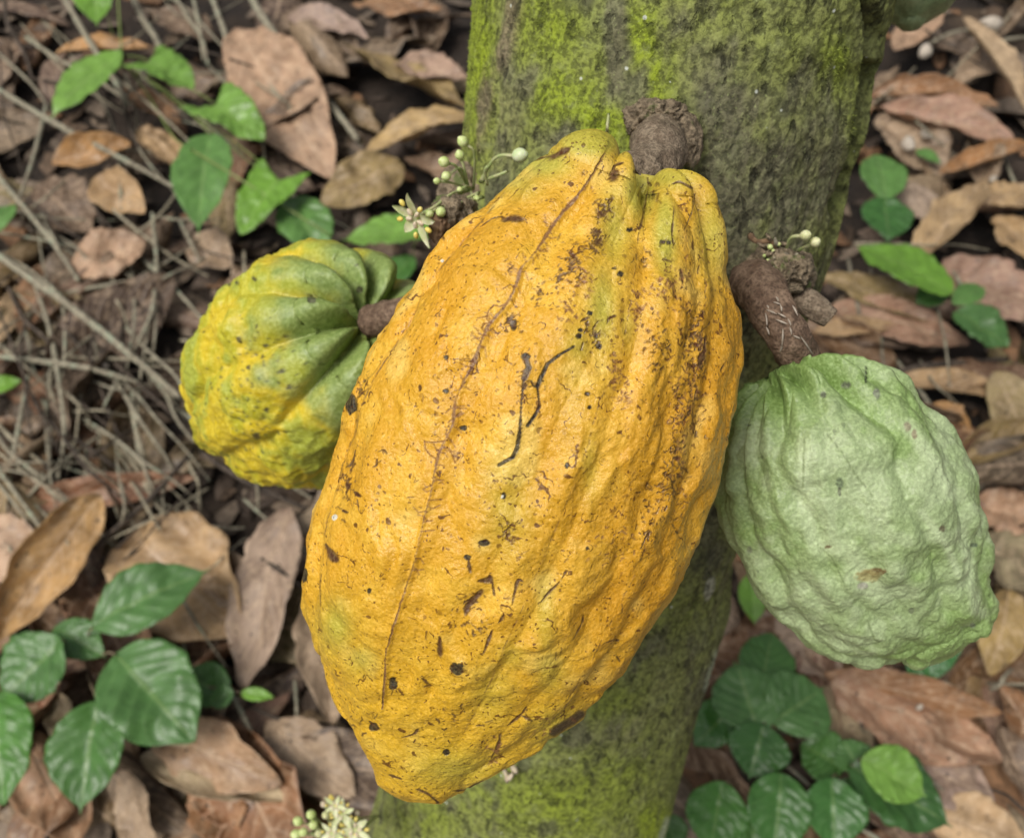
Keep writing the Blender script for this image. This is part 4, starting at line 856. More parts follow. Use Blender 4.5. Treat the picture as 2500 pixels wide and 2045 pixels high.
# ------------------------------------------------------------------ leaves
def leaf_geo(L_, W_, shape='dead', nu=20, nv=11, curl=.4, bend=.2, wave=.05, fold=.0, seed=0, thick=.0004, quilt=.03, ragged=0., nveins=9):
    u = np.linspace(0, 1, nu)[:, None]; v = np.linspace(-1, 1, nv)[None]
    if shape == 'heart':
        w = np.clip((1-u), 0, 1)**.75*(.80+.55*u-.1*u*u); w = w/ w.max(); back = -.24*np.abs(v)**1.3*(1-u)**3 + .10*(1-np.abs(v))*0
        x = u+back
    elif shape == 'oval':
        w = np.sin(np.pi*np.clip(u, .0, 1)**.85)**.70; w = np.maximum(w, .02)*(1-.25*sstep(.75, 1., u)); x = u+0*v
    elif shape == 'drip':
        w = (np.sin(np.pi*np.clip(u*1.08, 0, 1)**.9)**.8)*(1-.0*u); w = np.maximum(w, .10*(1-u)**.5*sstep(0, .06, u)); x = u+0*v
    else:
        w = np.sin(np.pi*u**.92)**.78; w = np.maximum(w, .03*(1-u)); x = u+0*v
    w = w+0*v
    if ragged:
        w = w*(1+ragged*fbm(np.stack((u*9+0*v, v*0+np.sign(v)*3+0*u, u*0+v*0+seed), -1), 3, seed+5))
    arc = .5*W_*w
    cu = curl*(1+.5*vnoise(np.stack((u*2.3+0*v, 0*u+np.sign(v), u*0+v*0+seed), -1), seed))
    cu = np.where(np.abs(cu) < 1e-3, 1e-3, cu)
    y = arc*np.sin(cu*v)/cu; z = arc*(1-np.cos(cu*v))/cu
    z = z + fold*np.abs(y)
    be = bend if abs(bend) > 1e-3 else 1e-3
    X = L_*np.sin(be*x)/be; Zb = L_*(1-np.cos(be*x))/be
    X = X - z*np.sin(be*x); Zt = Zb + z*np.cos(be*x)
    tx, tz = L_*math.sin(be)/be, L_*(1-math.cos(be))/be; ch = math.hypot(tx, tz); ca_, sa_ = tx/ch, tz/ch       # lay the chord along x
    X, Zt = (X*ca_+Zt*sa_)*L_/ch, (Zt*ca_-X*sa_)*L_/ch
    Zt = Zt + wave*W_*fbm(np.stack((x*4, y/W_*3+0*x, 0*x+seed*1.7), -1), 3, seed+3) + quilt*W_*w*np.abs(np.sin(np.pi*nveins*(u-.3*np.abs(v))))*sstep(.05, .3, np.abs(v))*.35
    Pt = np.stack((X+0*v, y, Zt), -1); nrm = np.cross(np.gradient(Pt, axis=0), np.gradient(Pt, axis=1)); nrm /= np.linalg.norm(nrm, axis=2)[..., None]+1e-12
    top = (Pt+nrm*thick/2).reshape(-1, 3); bot = (Pt-nrm*thick/2).reshape(-1, 3); f = grid_faces(nu, nv); n_ = nu*nv
    rim = list(range(nv)) + [i*nv+nv-1 for i in range(1, nu)] + [(nu-1)*nv+j for j in range(nv-2, -1, -1)] + [i*nv for i in range(nu-2, 0, -1)]
    rf = np.array([(rim[k], rim[k]+n_, rim[(k+1) % len(rim)]+n_, rim[(k+1) % len(rim)]) for k in range(len(rim))])
    uv = np.stack((u+0*v, (v+1)/2+0*u), -1).reshape(-1, 2)
    return np.concatenate((top, bot)), np.concatenate((f, f[:, ::-1]+n_, rf)), np.concatenate((uv, uv))
def frame(a, b, roll=0., up=(0, 0, 1)):
    x = np.array(b)-np.array(a); L_ = np.linalg.norm(x); x = x/L_; up = np.array(up, float); z = up-(up@x)*x; z /= np.linalg.norm(z); y = np.cross(z, x)
    c_, s_ = math.cos(roll), math.sin(roll); y2, z2 = y*c_+z*s_, z*c_-y*s_
    return Matrix(((x[0], y2[0], z2[0], a[0]), (x[1], y2[1], z2[1], a[1]), (x[2], y2[2], z2[2], a[2]), (0, 0, 0, 1))), L_
def place_leaf(name, a, b, wid, mat, parent=None, roll=0., col=(.3, .2, .1), **kw):
    Mx, L_ = frame(a, b, roll); V, F, uv = leaf_geo(L_, wid, **kw)
    o = link(name, np_mesh(name, V, F, mat, uv=uv), parent)
    if parent is not None: Mx = Matrix.Translation(-parent.location) @ Mx
    o.matrix_local = Mx; o.color = (*col, 1); return o

def dead(base, tip, w, col, label, h=(.012, .018), roll=0., curl=.45, bend=-.25, seed=0, group=None, **kw):
    a, b = G(*base, h[0]), G(*tip, h[1]); wid = w*np.linalg.norm(np.array(a)+b-2*CAMP)/2/FPX*1.12
    o = place_leaf('dead_leaf', a, b, wid, M['dead'], None, roll, col, shape='dead', curl=curl, bend=bend, wave=.20, seed=seed, ragged=.16, nu=30, nv=15, **{'quilt': .08, **kw})
    return tag(o, label, 'dead leaf', group)
TAN, PINK, ORG, CHES, GREY, DARK, OLV, PALE, RED = (.47, .325, .18), (.45, .305, .215), (.47, .265, .10), (.33, .175, .085), (.36, .275, .20), (.15, .105, .075), (.33, .25, .11), (.54, .45, .31), (.30, .15, .09)
LEAVES = [
 ((575,68),(812,440),170,PINK,'long pinkish brown dead leaf with clear side veins under the trailing vine',dict(h=(.05,.02),roll=.25,curl=.35)),
 ((832,112),(1150,285),135,OLV,'broad olive brown dead leaf arching down to the left edge of the trunk',dict(h=(.045,.02),roll=-.5)),
 ((1150,280),(890,372),112,(0.519,0.377,0.179),'yellowish tan dead leaf behind the round green buds',dict(h=(.03,.025),roll=.2)),
 ((985,400),(780,505),120,OLV,'olive brown dead leaf just above the bright green leaf by the half-ripe pod',dict(roll=-.3)),
 ((128,402),(318,345),78,ORG,'curled orange tan dead leaf under the vine leaves',dict(h=(.04,.05),curl=1.1,roll=.4)),
 ((345,315),(432,410),82,TAN,'small folded tan dead leaf beside a curled orange one',dict(h=(.05,.03),curl=.8,roll=-.4)),
 ((135,128),(372,122),60,ORG,'narrow orange dead leaf crossing behind the highest vine leaves',dict(h=(.03,.03),curl=.7)),
 ((172,660),(356,588),112,PINK,'dull pink dead leaf among grey twigs left of the half-ripe pod',dict(h=(.03,.035),roll=.3)),
 ((236,436),(352,520),98,TAN,'hooked tan dead leaf below the curled orange leaf',dict(h=(.03,.03),curl=.9,roll=.3)),
 ((84,450),(225,570),125,DARK,'dark purplish brown dead leaf lying in a hollow between twigs',dict(h=(.01,.015))),
 ((316,236),(440,296),64,CHES,'small chestnut dead leaf under the heart-shaped vine leaves',dict(h=(.02,.02),curl=.9)),
 ((470,575),(570,655),92,GREY,'grey brown dead leaf just above the half-ripe pod',dict(h=(.02,.02),roll=.4)),
 ((600,640),(640,800),110,GREY,'grey dead leaf mostly behind the half-ripe pod',dict(h=(.02,.02))),
 ((245,1205),(-30,1575),150,(0.519,0.325,0.138),'folded orange tan dead leaf with a dark crease above the low dark green plant',dict(h=(.06,.05),roll=-.55,curl=.9)),
 ((310,1290),(580,1545),240,TAN,'very broad tan dead leaf behind the low dark green plant',dict(h=(.02,.03),roll=.1,curl=.3)),
 ((-50,1275),(92,1415),125,(0.543,0.390,0.290),'smooth pinkish tan dead leaf beside the folded orange one',dict(h=(.045,.04),curl=.7)),
 ((-10,1240),(480,1165),72,RED,'long red brown dead leaf edge-on under the half-ripe pod',dict(h=(.02,.02),roll=.5)),
 ((705,1235),(598,1690),155,(0.366,0.280,0.228),'long dusky pink dead leaf close to the left side of the big yellow pod',dict(h=(.04,.03),roll=.25,curl=.5)),
 ((770,1430),(815,1770),120,GREY,'grey brown dead leaf tucked behind the lower left of the yellow pod',dict(h=(.03,.02),roll=-.2)),
 ((345,1850),(700,1955),120,PALE,'pale straw coloured dead leaf rolled at its edge below the dark green plant',dict(h=(.03,.03),curl=.9,roll=-.3)),
 ((370,1770),(690,1915),130,(0.448,0.299,0.193),'brown dead leaf lying over the straw coloured one',dict(h=(.035,.045),roll=.35)),
 ((300,1880),(372,2065),90,GREY,'greyish dead leaf standing beside the straw coloured leaf',dict(h=(.02,.02),roll=.5)),
 ((60,1790),(195,2070),130,(0.472,0.286,0.179),'orange pink dead leaf under the low dark green plant',dict(h=(.02,.02),roll=-.2)),
 ((515,1370),(630,1490),115,GREY,'crumpled grey dead leaf near the tip of the broad tan leaf',dict(h=(.02,.02),curl=.7)),
 ((650,1760),(870,1950),120,GREY,'ribbed grey brown dead leaf left of the small cream flowers',dict(h=(.02,.025),quilt=.08)),
 ((136,1690),(178,1840),66,PALE,'small pale dead leaf between the stems of the dark green plant',dict(h=(.02,.02),curl=.9)),
 ((150,1620),(98,1730),54,RED,'small red dead leaf under the dark green plant',dict(h=(.015,.015),curl=.8)),
 ((520,1880),(560,2070),120,CHES,'dark brown dead leaf below the straw coloured leaf',dict(h=(.01,.01))),
 ((2350,45),(2520,300),66,(0.519,0.403,0.276),'curled tan dead leaf strip reaching down past the dull green pod',dict(h=(.05,.05),curl=1.3)),
 ((2120,238),(2440,262),90,CHES,'chestnut rolled dead leaf beside the right edge of the trunk',dict(h=(.03,.04),curl=1.2)),
 ((2150,262),(2480,345),95,(0.401,0.247,0.186),'rusty pink rolled dead leaf under the chestnut one',dict(h=(.035,.045),curl=1.0,roll=.3)),
 ((2145,290),(2296,440),135,GREY,'grey dead leaf behind the two round seedling leaves',dict(h=(.02,.02))),
 ((2290,430),(2530,352),66,(0.401,0.208,0.083),'orange brown rolled dead leaf pointing away from the seedling',dict(h=(.035,.04),curl=1.2)),
 ((2240,650),(2405,440),96,(0.519,0.377,0.214),'twisted light tan dead leaf behind the bright green seedling',dict(h=(.04,.06),curl=.7,roll=-.4)),
 ((2370,480),(2560,505),88,(0.496,0.351,0.193),'light tan dead leaf crossing the twisted one',dict(h=(.05,.04),curl=.6)),
 ((2425,530),(2550,640),95,(0.472,0.325,0.172),'ribbed tan dead leaf below two light tan ones',dict(h=(.035,.03),quilt=.08)),
 ((2190,440),(2310,590),84,(0.389,0.312,0.262),'pinkish grey dead leaf right of the round seedling leaves',dict(h=(.02,.015))),
 ((1995,670),(2310,800),95,OLV,'olive brown dead leaf coming out from behind the broken stub',dict(h=(.03,.025))),
 ((2030,750),(2370,840),95,(0.389,0.234,0.166),'rusty dead leaf between the broken stub and the seedling',dict(h=(.025,.03),roll=.3)),
 ((1985,812),(2190,795),50,TAN,'narrow tan dead leaf above the green pod shoulder',dict(h=(.035,.03))),
 ((2300,640),(2540,790),140,(0.401,0.260,0.207),'broad dusky pink dead leaf behind the seedling with oval leaves',dict(h=(.02,.02),roll=.2)),
 ((2180,930),(2460,958),68,TAN,'tan dead leaf right of the green pod, under a dark stick',dict(h=(.03,.03),curl=.7)),
 ((2270,985),(2370,1070),66,ORG,'small orange dead leaf beside the green pod',dict(h=(.03,.02))),
 ((2320,1140),(2540,1035),95,OLV,'hollow curled olive dead leaf beside the green pod',dict(h=(.03,.045),curl=1.1)),
 ((2430,905),(2520,1100),95,(0.354,0.286,0.152),'olive tan dead leaf standing over the hollow curled one',dict(h=(.05,.03),roll=.4)),
 ((2375,1220),(2540,1300),112,(0.448,0.286,0.193),'pinkish orange dead leaf at the end of a thin grey stick',dict(h=(.02,.02))),
 ((2390,1320),(2560,1440),165,(0.295,0.260,0.166),'broad olive grey dead leaf right of the green pod tip',dict(h=(.03,.03),roll=-.2)),
 ((2022,1672),(2450,1858),185,(0.425,0.247,0.159),'large smooth chestnut dead leaf right of the glossy dark seedlings',dict(h=(.05,.04),roll=-.15,curl=.35)),
 ((2010,1640),(2450,1740),80,CHES,'dark brown dead leaf edge behind the large chestnut leaf',dict(h=(.045,.045),roll=.6)),
 ((2018,1672),(2120,1850),96,PALE,'pale pink dead leaf under the large chestnut leaf',dict(h=(.03,.02))),
 ((2462,1440),(2415,1650),95,(0.425,0.312,0.124),'yellowish tan curled dead leaf below the green pod tip',dict(h=(.04,.03),curl=1.0)),
 ((2220,1850),(2440,1975),115,(0.425,0.325,0.290),'shiny pinkish grey dead leaf under the large chestnut leaf tip',dict(h=(.02,.02))),
 ((2250,1975),(2520,2080),120,(0.519,0.377,0.235),'light tan dead leaf below the seedling with the bright new leaf',dict(h=(.025,.025))),
 ((1845,1500),(2060,1660),120,(0.389,0.305,0.248),'dusty pink dead leaf under the green pod belly',dict(h=(.02,.02))),
 ((2440,1770),(2530,1985),70,DARK,'dark curled dead leaf beside the large chestnut leaf',dict(h=(.02,.02),curl=1.)),
 ((1680,1835),(1800,1905),95,(0.401,0.260,0.166),'brown dead leaf between the trunk and the seedlings',dict(h=(.01,.01))),
 ((2290,20),(2180,130),70,PINK,'pink dead leaf under the tip of the dull green pod',dict(h=(.02,.02))),
 ((2450,130),(2330,200),70,GREY,'grey dead leaf beside the curled tan strip',dict(h=(.02,.02))),
 ((700,40),(900,90),70,(0.378,0.286,0.262),'crumpled pinkish dead leaf left of the upper trunk',dict(h=(.02,.02),curl=.8)),
 ((860,20),(1080,30),80,CHES,'reddish brown dead leaf beside the top of the visible trunk',dict(h=(.03,.03))),
 ((960,150),(1140,200),90,(0.389,0.273,0.221),'rusty pink dead leaf touching the left edge of the trunk',dict(h=(.02,.02))),
 ((380,30),(520,100),80,DARK,'dark brown dead leaf beneath the upper grey twigs',dict(h=(.015,.015))),
]
for i, (a, b, w, col, lab, kw) in enumerate(LEAVES): dead(a, b, w, col, lab, seed=i+1, **kw)

# lower layer of the litter: leaves mostly buried under the ones above
rl = random.Random(11)
def zone(px, py):
    if px < 950: return 'left of the trunk' if py < 1100 else 'around the low dark plant'
    return 'above the green pod' if py < 1000 else 'below the green pod'
for k in range(230):
    for _ in range(50):
        px_, py_ = rl.uniform(-80, 2580), rl.uniform(-60, 2110)
        if not (1180+ (0 if py_ < 900 else -200) < px_ < 1600): break
    a = G(px_, py_, .0); ang = rl.uniform(0, 2*math.pi); L_ = rl.uniform(.13, .24); wd = L_*rl.uniform(.26, .52); lift = rl.uniform(-.004, .03)
    a = np.array(a)-np.array((math.cos(ang), math.sin(ang), 0))*L_/2
    lay = rl.uniform(-.036, .004); za = float(ground_h(a[0], a[1]))+lay+lift*.4
    b = a+np.array((math.cos(ang), math.sin(ang), 0))*L_; a[2] = za; b[2] = float(ground_h(b[0], b[1]))+lay+lift
    base = rl.choice((PINK, TAN, CHES, GREY, DARK, GREY, CHES, OLV, DARK) if px_ > 950 or py_ > 1150 else (GREY, GREY, CHES, DARK, DARK, OLV, DARK)); f_ = rl.uniform(.45, .9)*(1+6*lay); col = tuple(x*f_*rl.uniform(.92, 1.08) for x in base)  # rotted leaves darker; lower ones darkened further to deepen shade in the gaps
    nm = {PINK: 'pinkish', TAN: 'tan', CHES: 'chestnut', GREY: 'grey brown', DARK: 'dark', OLV: 'olive brown'}[base]
    cu_ = rl.uniform(.3, 1.5)*rl.choice((1, 1, -1)); sh_ = 'flat' if abs(cu_) < .7 else ('rolled' if abs(cu_) > 1.1 else 'curled')
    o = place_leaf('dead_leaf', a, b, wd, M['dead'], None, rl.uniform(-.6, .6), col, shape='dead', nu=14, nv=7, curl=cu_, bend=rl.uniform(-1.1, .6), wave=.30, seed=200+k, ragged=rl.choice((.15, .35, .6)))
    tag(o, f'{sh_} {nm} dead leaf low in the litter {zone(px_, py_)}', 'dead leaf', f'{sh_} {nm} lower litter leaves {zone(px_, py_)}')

# litter crumbs, and leaves beyond the photograph's frame, as masses
def scatter_leaves(name, n_, pos, size, cols, seed, label, nu=5, nv=3):
    r_ = random.Random(seed); Vs, Fs, UVs, Cs = [], [], [], []; off = 0
    lib = [leaf_geo(1., r_.uniform(.35, .6), 'dead', nu, nv, r_.uniform(-.9, .9), r_.uniform(-.8, .5), .2, seed=seed+k, ragged=.5, quilt=0, thick=.004) for k in range(36)]
    for k in range(n_):
        x, y = pos(r_); ang = r_.uniform(0, 6.283); L_ = r_.uniform(*size); V, F, uv = lib[r_.randrange(36)]; V = V*L_
        ca, sa = math.cos(ang), math.sin(ang); tl = r_.uniform(-.4, .4); V = V*1.; zz = V[:, 2]*math.cos(tl)+V[:, 1]*math.sin(tl)
        W_ = np.stack((V[:, 0]*ca-V[:, 1]*sa+x, V[:, 0]*sa+V[:, 1]*ca+y, zz-min(0, zz.min())*.5+float(ground_h(x, y))*math.exp(-((x/2.2)**2+((y-.6)/2.4)**2)**2)-.034), -1)
        Vs.append(W_); Fs.append(F+off); UVs.append(uv); off += len(V); cbase = np.array(r_.choice(cols))*r_.uniform(.35, .9); Cs.append(np.repeat(cbase[None], len(V), 0))
    me = np_mesh(name, np.concatenate(Vs), np.concatenate(Fs), M['litter'], np.concatenate(Cs), np.concatenate(UVs)); o = link(name, me); tag(o, label, 'leaf litter', kind='stuff'); return o
nl = N('litter_mass'); cl_ = nl.attr(); co_ = nl.coord(); nz = nl.noise(co_, 110, 4)
nl.set(Base_Color=nl.mix(nl.ramp(nz, .35, .65), nl.mix(.5, cl_, (.04, .025, .015)), cl_), Roughness=.8, Normal=nl.bump(nz, .6, .002)); M['litter'] = nl.m
def frame_pos(r_):
    g = G(r_.uniform(-60, 2560), r_.uniform(-40, 2080), 0); return g[0], g[1]
scatter_leaves('litter_crumbs', 1900, frame_pos, (.015, .075), (GREY, (.2, .13, .08), CHES, GREY, DARK, (.30, .22, .15), DARK, DARK), 5, 'broken brown leaf crumbs filling the gaps of the forest floor')
def out_pos(r_):
    while True:
        x, y = r_.gauss(0, 1.25), r_.gauss(.75, 1.35); p_, z_ = to_px(np.array((x, y, 0.)))
        if z_ < .1 or not (-120 < p_[0] < 2620 and -120 < p_[1] < 2165): return x, y
scatter_leaves('leaf_litter', 5200, out_pos, (.11, .24), (PINK, TAN, CHES, GREY, DARK, OLV, GREY), 6, 'brown leaf litter carpeting the forest floor further out', 5, 3)

# ------------------------------------------------------------------ twigs and dry stems
TW = [
 ([(-20,210),(127,297),(237,356),(330,405),(430,460)],6.5,'twig',.07,'pale grey stem running down below the vine leaves'),
 ([(150,-20),(203,76),(237,131),(297,225),(310,260)],7,'twig',.075,'grey stem passing behind the highest vine leaf'),
 ([(320,-20),(345,40),(382,98),(400,150)],7.5,'twig',.08,'grey stem ending at a heart-shaped vine leaf'),
 ([(420,-20),(460,45),(492,93),(509,161)],5,'twig',.06,'thin grey stem left of the long pinkish leaf'),
 ([(468,-20),(486,60),(497,150)],4.5,'twig',.06,'thin straight grey stem beside the long pinkish leaf'),
 ([(512,-20),(547,76),(556,130),(564,190)],6.5,'twig',.07,'grey stem touching the top of the long pinkish leaf'),
 ([(612,-10),(640,40),(700,127),(793,237),(880,350)],10,'twig',.075,'thick lichen grey branch lying across the long pinkish leaf'),
 ([(560,110),(640,190),(730,290),(800,370)],4.5,'twig',.06,'thin grey stem lying along the long pinkish leaf'),
 ([(112,262),(96,330),(76,403),(38,509)],5,'twig',.06,'thin upright grey stem left of the curled orange leaf'),
 ([(-10,425),(93,547),(150,620),(195,690)],6.5,'twig',.07,'grey stem slanting past the dark purplish leaf'),
 ([(-20,612),(85,687),(178,752),(331,875),(445,975)],9,'twig',.075,'thick pale stem slanting down to the half-ripe pod'),
 ([(-20,868),(140,887),(240,905),(340,935)],7.5,'twig',.07,'pale stem lying nearly level left of the half-ripe pod'),
 ([(80,680),(118,790),(140,905),(157,1049),(140,1180)],5.5,'twig',.06,'thin grey stem crossing the level pale one'),
 ([(70,915),(46,1040),(22,1180)],5.5,'twig',.06,'short grey stem standing below the level pale one'),
 ([(-15,1130),(51,1222),(106,1299),(112,1330)],6,'twig',.075,'grey stem crossing the folded orange tan leaf'),
 ([(475,1095),(373,1210),(300,1275),(220,1342)],8,'dtwig',.08,'dark stick lying over the folded orange tan leaf'),
 ([(322,950),(335,1074),(352,1140),(375,1200)],5.5,'twig',.06,'thin pale stem below the half-ripe pod'),
 ([(165,1060),(240,1110),(310,1160)],5,'dtwig',.05,'short dark twig near the red brown leaf'),
 ([(490,1105),(560,1150),(636,1193),(760,1246)],8,'dtwig',.06,'dark curved stick running under the half-ripe pod to the yellow pod'),
 ([(384,640),(373,752),(350,810),(325,860)],5.5,'twig',.06,'grey stem standing beside the half-ripe pod'),
 ([(140,770),(240,850),(330,930),(420,1010),(470,1060)],5.5,'dtwig',.05,'long dark twig under the thick pale stem'),
 ([(300,905),(275,950),(248,1005)],4.5,'twig',.06,'short thin twig below the level pale stem'),
 ([(155,716),(240,700),(314,687),(415,672)],5,'twig',.055,'thin level twig above the half-ripe pod shoulder'),
 ([(290,385),(294,450),(297,530)],4,'twig',.055,'hair-thin upright stem crossing the pale grey one'),
 ([(372,520),(380,600),(386,665)],5.5,'twig',.06,'short upright grey stem above the half-ripe pod'),
 ([(440,540),(470,600),(490,640)],5,'twig',.05,'short grey stem below the oval vine leaf'),
 ([(60,90),(150,150),(230,190),(330,260)],5,'twig',.05,'thin grey twig behind the oval vine leaf'),
 ([(10,0),(20,60),(60,130),(80,200)],5,'dtwig',.04,'dark twig beside the narrow orange leaf'),
 ([(300,260),(330,340),(380,430)],5,'dtwig',.05,'dark stem between two orange tan leaves'),
 ([(20,700),(60,780),(120,840),(150,960)],5.5,'dtwig',.045,'dark bent twig under the level pale stem'),
 ([(200,800),(260,990),(300,1080)],4.5,'dtwig',.045,'thin dark twig in the tangle left of the half-ripe pod'),
 ([(345,690),(300,780),(300,880)],4.5,'dtwig',.04,'thin dark twig behind the thick pale stem'),
 ([(560,1680),(611,1784),(640,1850),(690,1910)],7,'twig',.05,'grey stick leaning between the straw coloured and ribbed leaves'),
 ([(605,1722),(695,1758),(835,1768)],5.5,'dtwig',.035,'thin dark twig running to the yellow pod tip'),
 ([(720,1660),(724,1720),(726,1790)],5,'twig',.035,'short grey twig beside the lower yellow pod'),
 ([(2150,925),(2230,900),(2321,887),(2460,876)],11,'dtwig',.05,'thick dark stick right of the green pod shoulder'),
 ([(2380,1195),(2440,1155),(2520,1112)],7,'twig',.045,'thin grey stick right of the green pod'),
 ([(2418,1682),(2440,1672),(2452,1650),(2470,1632)],6,'twig',.05,'small pale curled root below the green pod tip'),
 ([(2390,130),(2450,100),(2520,90)],5,'twig',.03,'thin twig beside the curled tan strip'),
 ([(2260,110),(2330,80),(2400,70)],5,'twig',.03,'thin twig under the dull green pod'),
 ([(1900,1848),(1935,1880),(1975,1915)],5.5,'twig',.04,'short grey twig between the seedling leaves'),
 ([(2080,2010),(2140,2045),(2180,2080)],5.5,'twig',.03,'short grey twig at the foot of the seedling leaves'),
]
for i, (pl, rpx, mt, h, lab) in enumerate(TW):
    r_ = random.Random(i+900); pts = []
    for j, p_ in enumerate(pl):
        e = abs(j/(len(pl)-1)-.5)*2; pts.append(G(p_[0], p_[1], h*(1-.45*e)*(.6 if mt == 'dtwig' else .75)))
    rad = rpx*.95*np.linalg.norm(np.array(pts[0])-CAMP)/FPX*.88
    tag(tube('twig', pts, [rad*.9, rad, rad*.9, rad*.6], M[mt], n=36, sides=9, rough=.22, seed=i, freq=90), lab, 'twig')
rt = random.Random(77)
for k in range(190):
    left = k < 160
    if left:
        x, y = rt.uniform(-120, 620), rt.uniform(-80, 1330)
        if rt.random() < .35: x, y = rt.uniform(-80, 480), rt.uniform(560, 1150)
    else: x, y = rt.uniform(2050, 2560), rt.uniform(0, 2000)
    an = rt.choice((.72, .72, .85, 1.5, 1.3, 2.5, .15))+rt.uniform(-.2, .2); L_ = rt.uniform(140, 420); h = rt.uniform(.015, .06); bow = rt.uniform(-26, 26)
    pts = []
    for t_ in (0, .25, .5, .75, 1):
        o_ = bow*math.sin(math.pi*t_)+rt.uniform(-5, 5); gx, gy = x+math.cos(an)*L_*t_-math.sin(an)*o_, y+math.sin(an)*L_*t_+math.cos(an)*o_
        pts.append(G(gx, gy, h*(1-.8*abs(t_-.5)*2)+.004))
    mt = ('twig', 'twig', 'ptwig', 'dtwig')[k % 4]; nm = {'twig': 'grey', 'ptwig': 'straw coloured', 'dtwig': 'dark'}[mt]; side = ('under the trailing vine' if y < 430 else 'left of the half-ripe pod' if y < 800 else 'below the half-ripe pod') if left else ('beside the upper trunk' if y < 900 else 'beside the green pod'); nm = ('long ' if L_ > 280 else 'short ')+('bowed ' if abs(bow) > 13 else 'straight ')+nm; r0 = rt.uniform(.0011, .0026)
    tag(tube('twig', pts, [r0, r0*1.1, r0*.9, r0*.5], M[mt], n=26, sides=7, rough=.3, seed=k, freq=90), f'{nm} thin twig in the litter {side}', 'twig', f'{nm} thin twigs in the litter {side}')

# pale seeds / chips on the litter
for x, y, r_, lab in ((2218,352,26,'pale pebble-like seed beside the grey dead leaf'), (2262,330,16,'slim pale chip beside a rolled pink leaf'), (2420,60,28,'whitish chip of wood under the curled tan strip'), (2260,125,22,'pale pink chip below the dull green pod'), (255,893,13,'small white chip among grey twigs'), (225,880,10,'tiny bluish white chip beside a white one'), (2425,438,14,'small white seed above the light tan leaf'), (2245,1725,10,'yellowish speck of debris on the large chestnut leaf')):
    h_ = .045 if y < 1700 else .066
    if x < 300: h_ = .03
    c_ = G(x, y, h_); rr = r_*np.linalg.norm(np.array(c_)-CAMP)/FPX*.55; V, F = ball((0, 0, 0), rr, (rt.uniform(-1, 1), rt.uniform(-1, 1), .2), 1.5, 12, 14); V = V*(1+.25*fbm(V*120, 2, x))[:, None]
    o = link('pale_chip', np_mesh('pale_chip', V, F, M['chip'])); o.location = c_; tag(o, lab, 'chip')

# ------------------------------------------------------------------ green plants
def plant(name, root, leaves, label, cat='plant', h=.06, mat='stem', stems=()):
    rp = G(*root, -.035); rp = np.array(rp); e = empty(name, rp, label=label, category=cat)
    top = rp+np.array((0, 0, h*.75))
    for i, L_ in enumerate(leaves):
        (b, t_, w, col), kw = L_[:4], dict(L_[4]) if len(L_) > 4 else {}
        hb, ht = kw.pop('h', (h, h*.8)); a, bb = np.array(G(*b, hb)), np.array(G(*t_, ht)); wid = w*np.linalg.norm((a+bb)/2-CAMP)/FPX*1.12
        kw.setdefault('shape', 'drip' if i % 3 else 'oval'); kw.setdefault('curl', .25); kw.setdefault('bend', -.35); kw.setdefault('quilt', .13); kw.setdefault('wave', .09); kw.setdefault('ragged', .07); kw.setdefault('nu', 36); kw.setdefault('nv', 17); kw.setdefault('nveins', 7)
        roll = kw.pop('roll', 0.); via = kw.pop('via', None)
        place_leaf('leaf', a, bb, wid, M['leaf'], e, roll, col, seed=i+40, **kw)
        mid = (top+a)/2-np.array((0, 0, .006)) if via is None else np.array(G(*via, hb*.9))
        V, F = tube_geo([rp, rp*.4+mid*.6, mid*.3+a*.7, a+(bb-a)*.03], [.0016, .0013, .001, .0008], 16, 7); add('petiole', (V, F), M[mat], e, True)
    for pl in stems:
        V, F = tube_geo([G(p_[0], p_[1], p_[2]) for p_ in pl], [.0016, .0014, .0012], 18, 7); add('stem', (V, F), M[mat], e, True)
    return e
BR, BR2, MID, DK, DK2 = (.22, .42, .07), (.19, .39, .045), (.14, .30, .07), (.080, .205, .042), (.100, .230, .060)
plant('vine', (300,165), [
  ((238,-60),(237,68),78,BR2,dict(shape='drip')), ((297,125),(121,296),92,BR,dict(shape='drip',h=(.11,.09))), ((362,152),(472,214),118,BR,dict(shape='heart',roll=-.2)),
  ((522,252),(646,348),120,BR,dict(shape='heart')), ((515,326),(484,578),120,MID,dict(shape='drip',h=(.10,.08))), ((680,436),(588,575),122,BR2,dict(shape='heart')), ((705,480),(800,650),112,MID,dict(shape='drip',h=(.07,.05)))],
  'trailing vine with bright green heart-shaped and oval leaves above the grey twigs', 'vine', .10, 'stem',
  [((287,-30,.11),(292,60,.11),(299,150,.10)), ((299,150,.10),(360,230,.05),(420,330,.045),(466,365,.11)), ((466,365,.112),(564,424,.112),(695,505,.085),(812,578,.07))])
plant('seedling', (1010,600), [((1062,572),(828,588),112,BR,dict(shape='drip',h=(.07,.06),roll=.15)), ((1010,625),(925,712),70,DK,dict(h=(.05,.04)))], 'seedling with one bright green leaf between the half-ripe pod and the open flower', 'seedling', .06)
plant('low_plant', (225,1640), [
  ((226,1532),(516,1388),142,DK2,dict(h=(.10,.10),shape='drip')), ((152,1556),(5,1720),150,DK2,dict(h=(.10,.08))), ((132,1530),(262,1605),82,DK,dict(h=(.075,.075))),
  ((278,1592),(478,1812),185,DK2,dict(h=(.105,.09))), ((240,1706),(196,1992),146,DK,dict(h=(.10,.08),wave=.10)), ((560,1702),(440,1640),92,DK,dict(h=(.06,.05))), ((588,1690),(668,1702),28,BR2,dict(h=(.06,.06))), ((572,1690),(505,1715),50,DK2,dict(h=(.065,.06)))],
  'low plant with large dark green quilted leaves among the dead leaves', 'plant', .09, 'bstem')
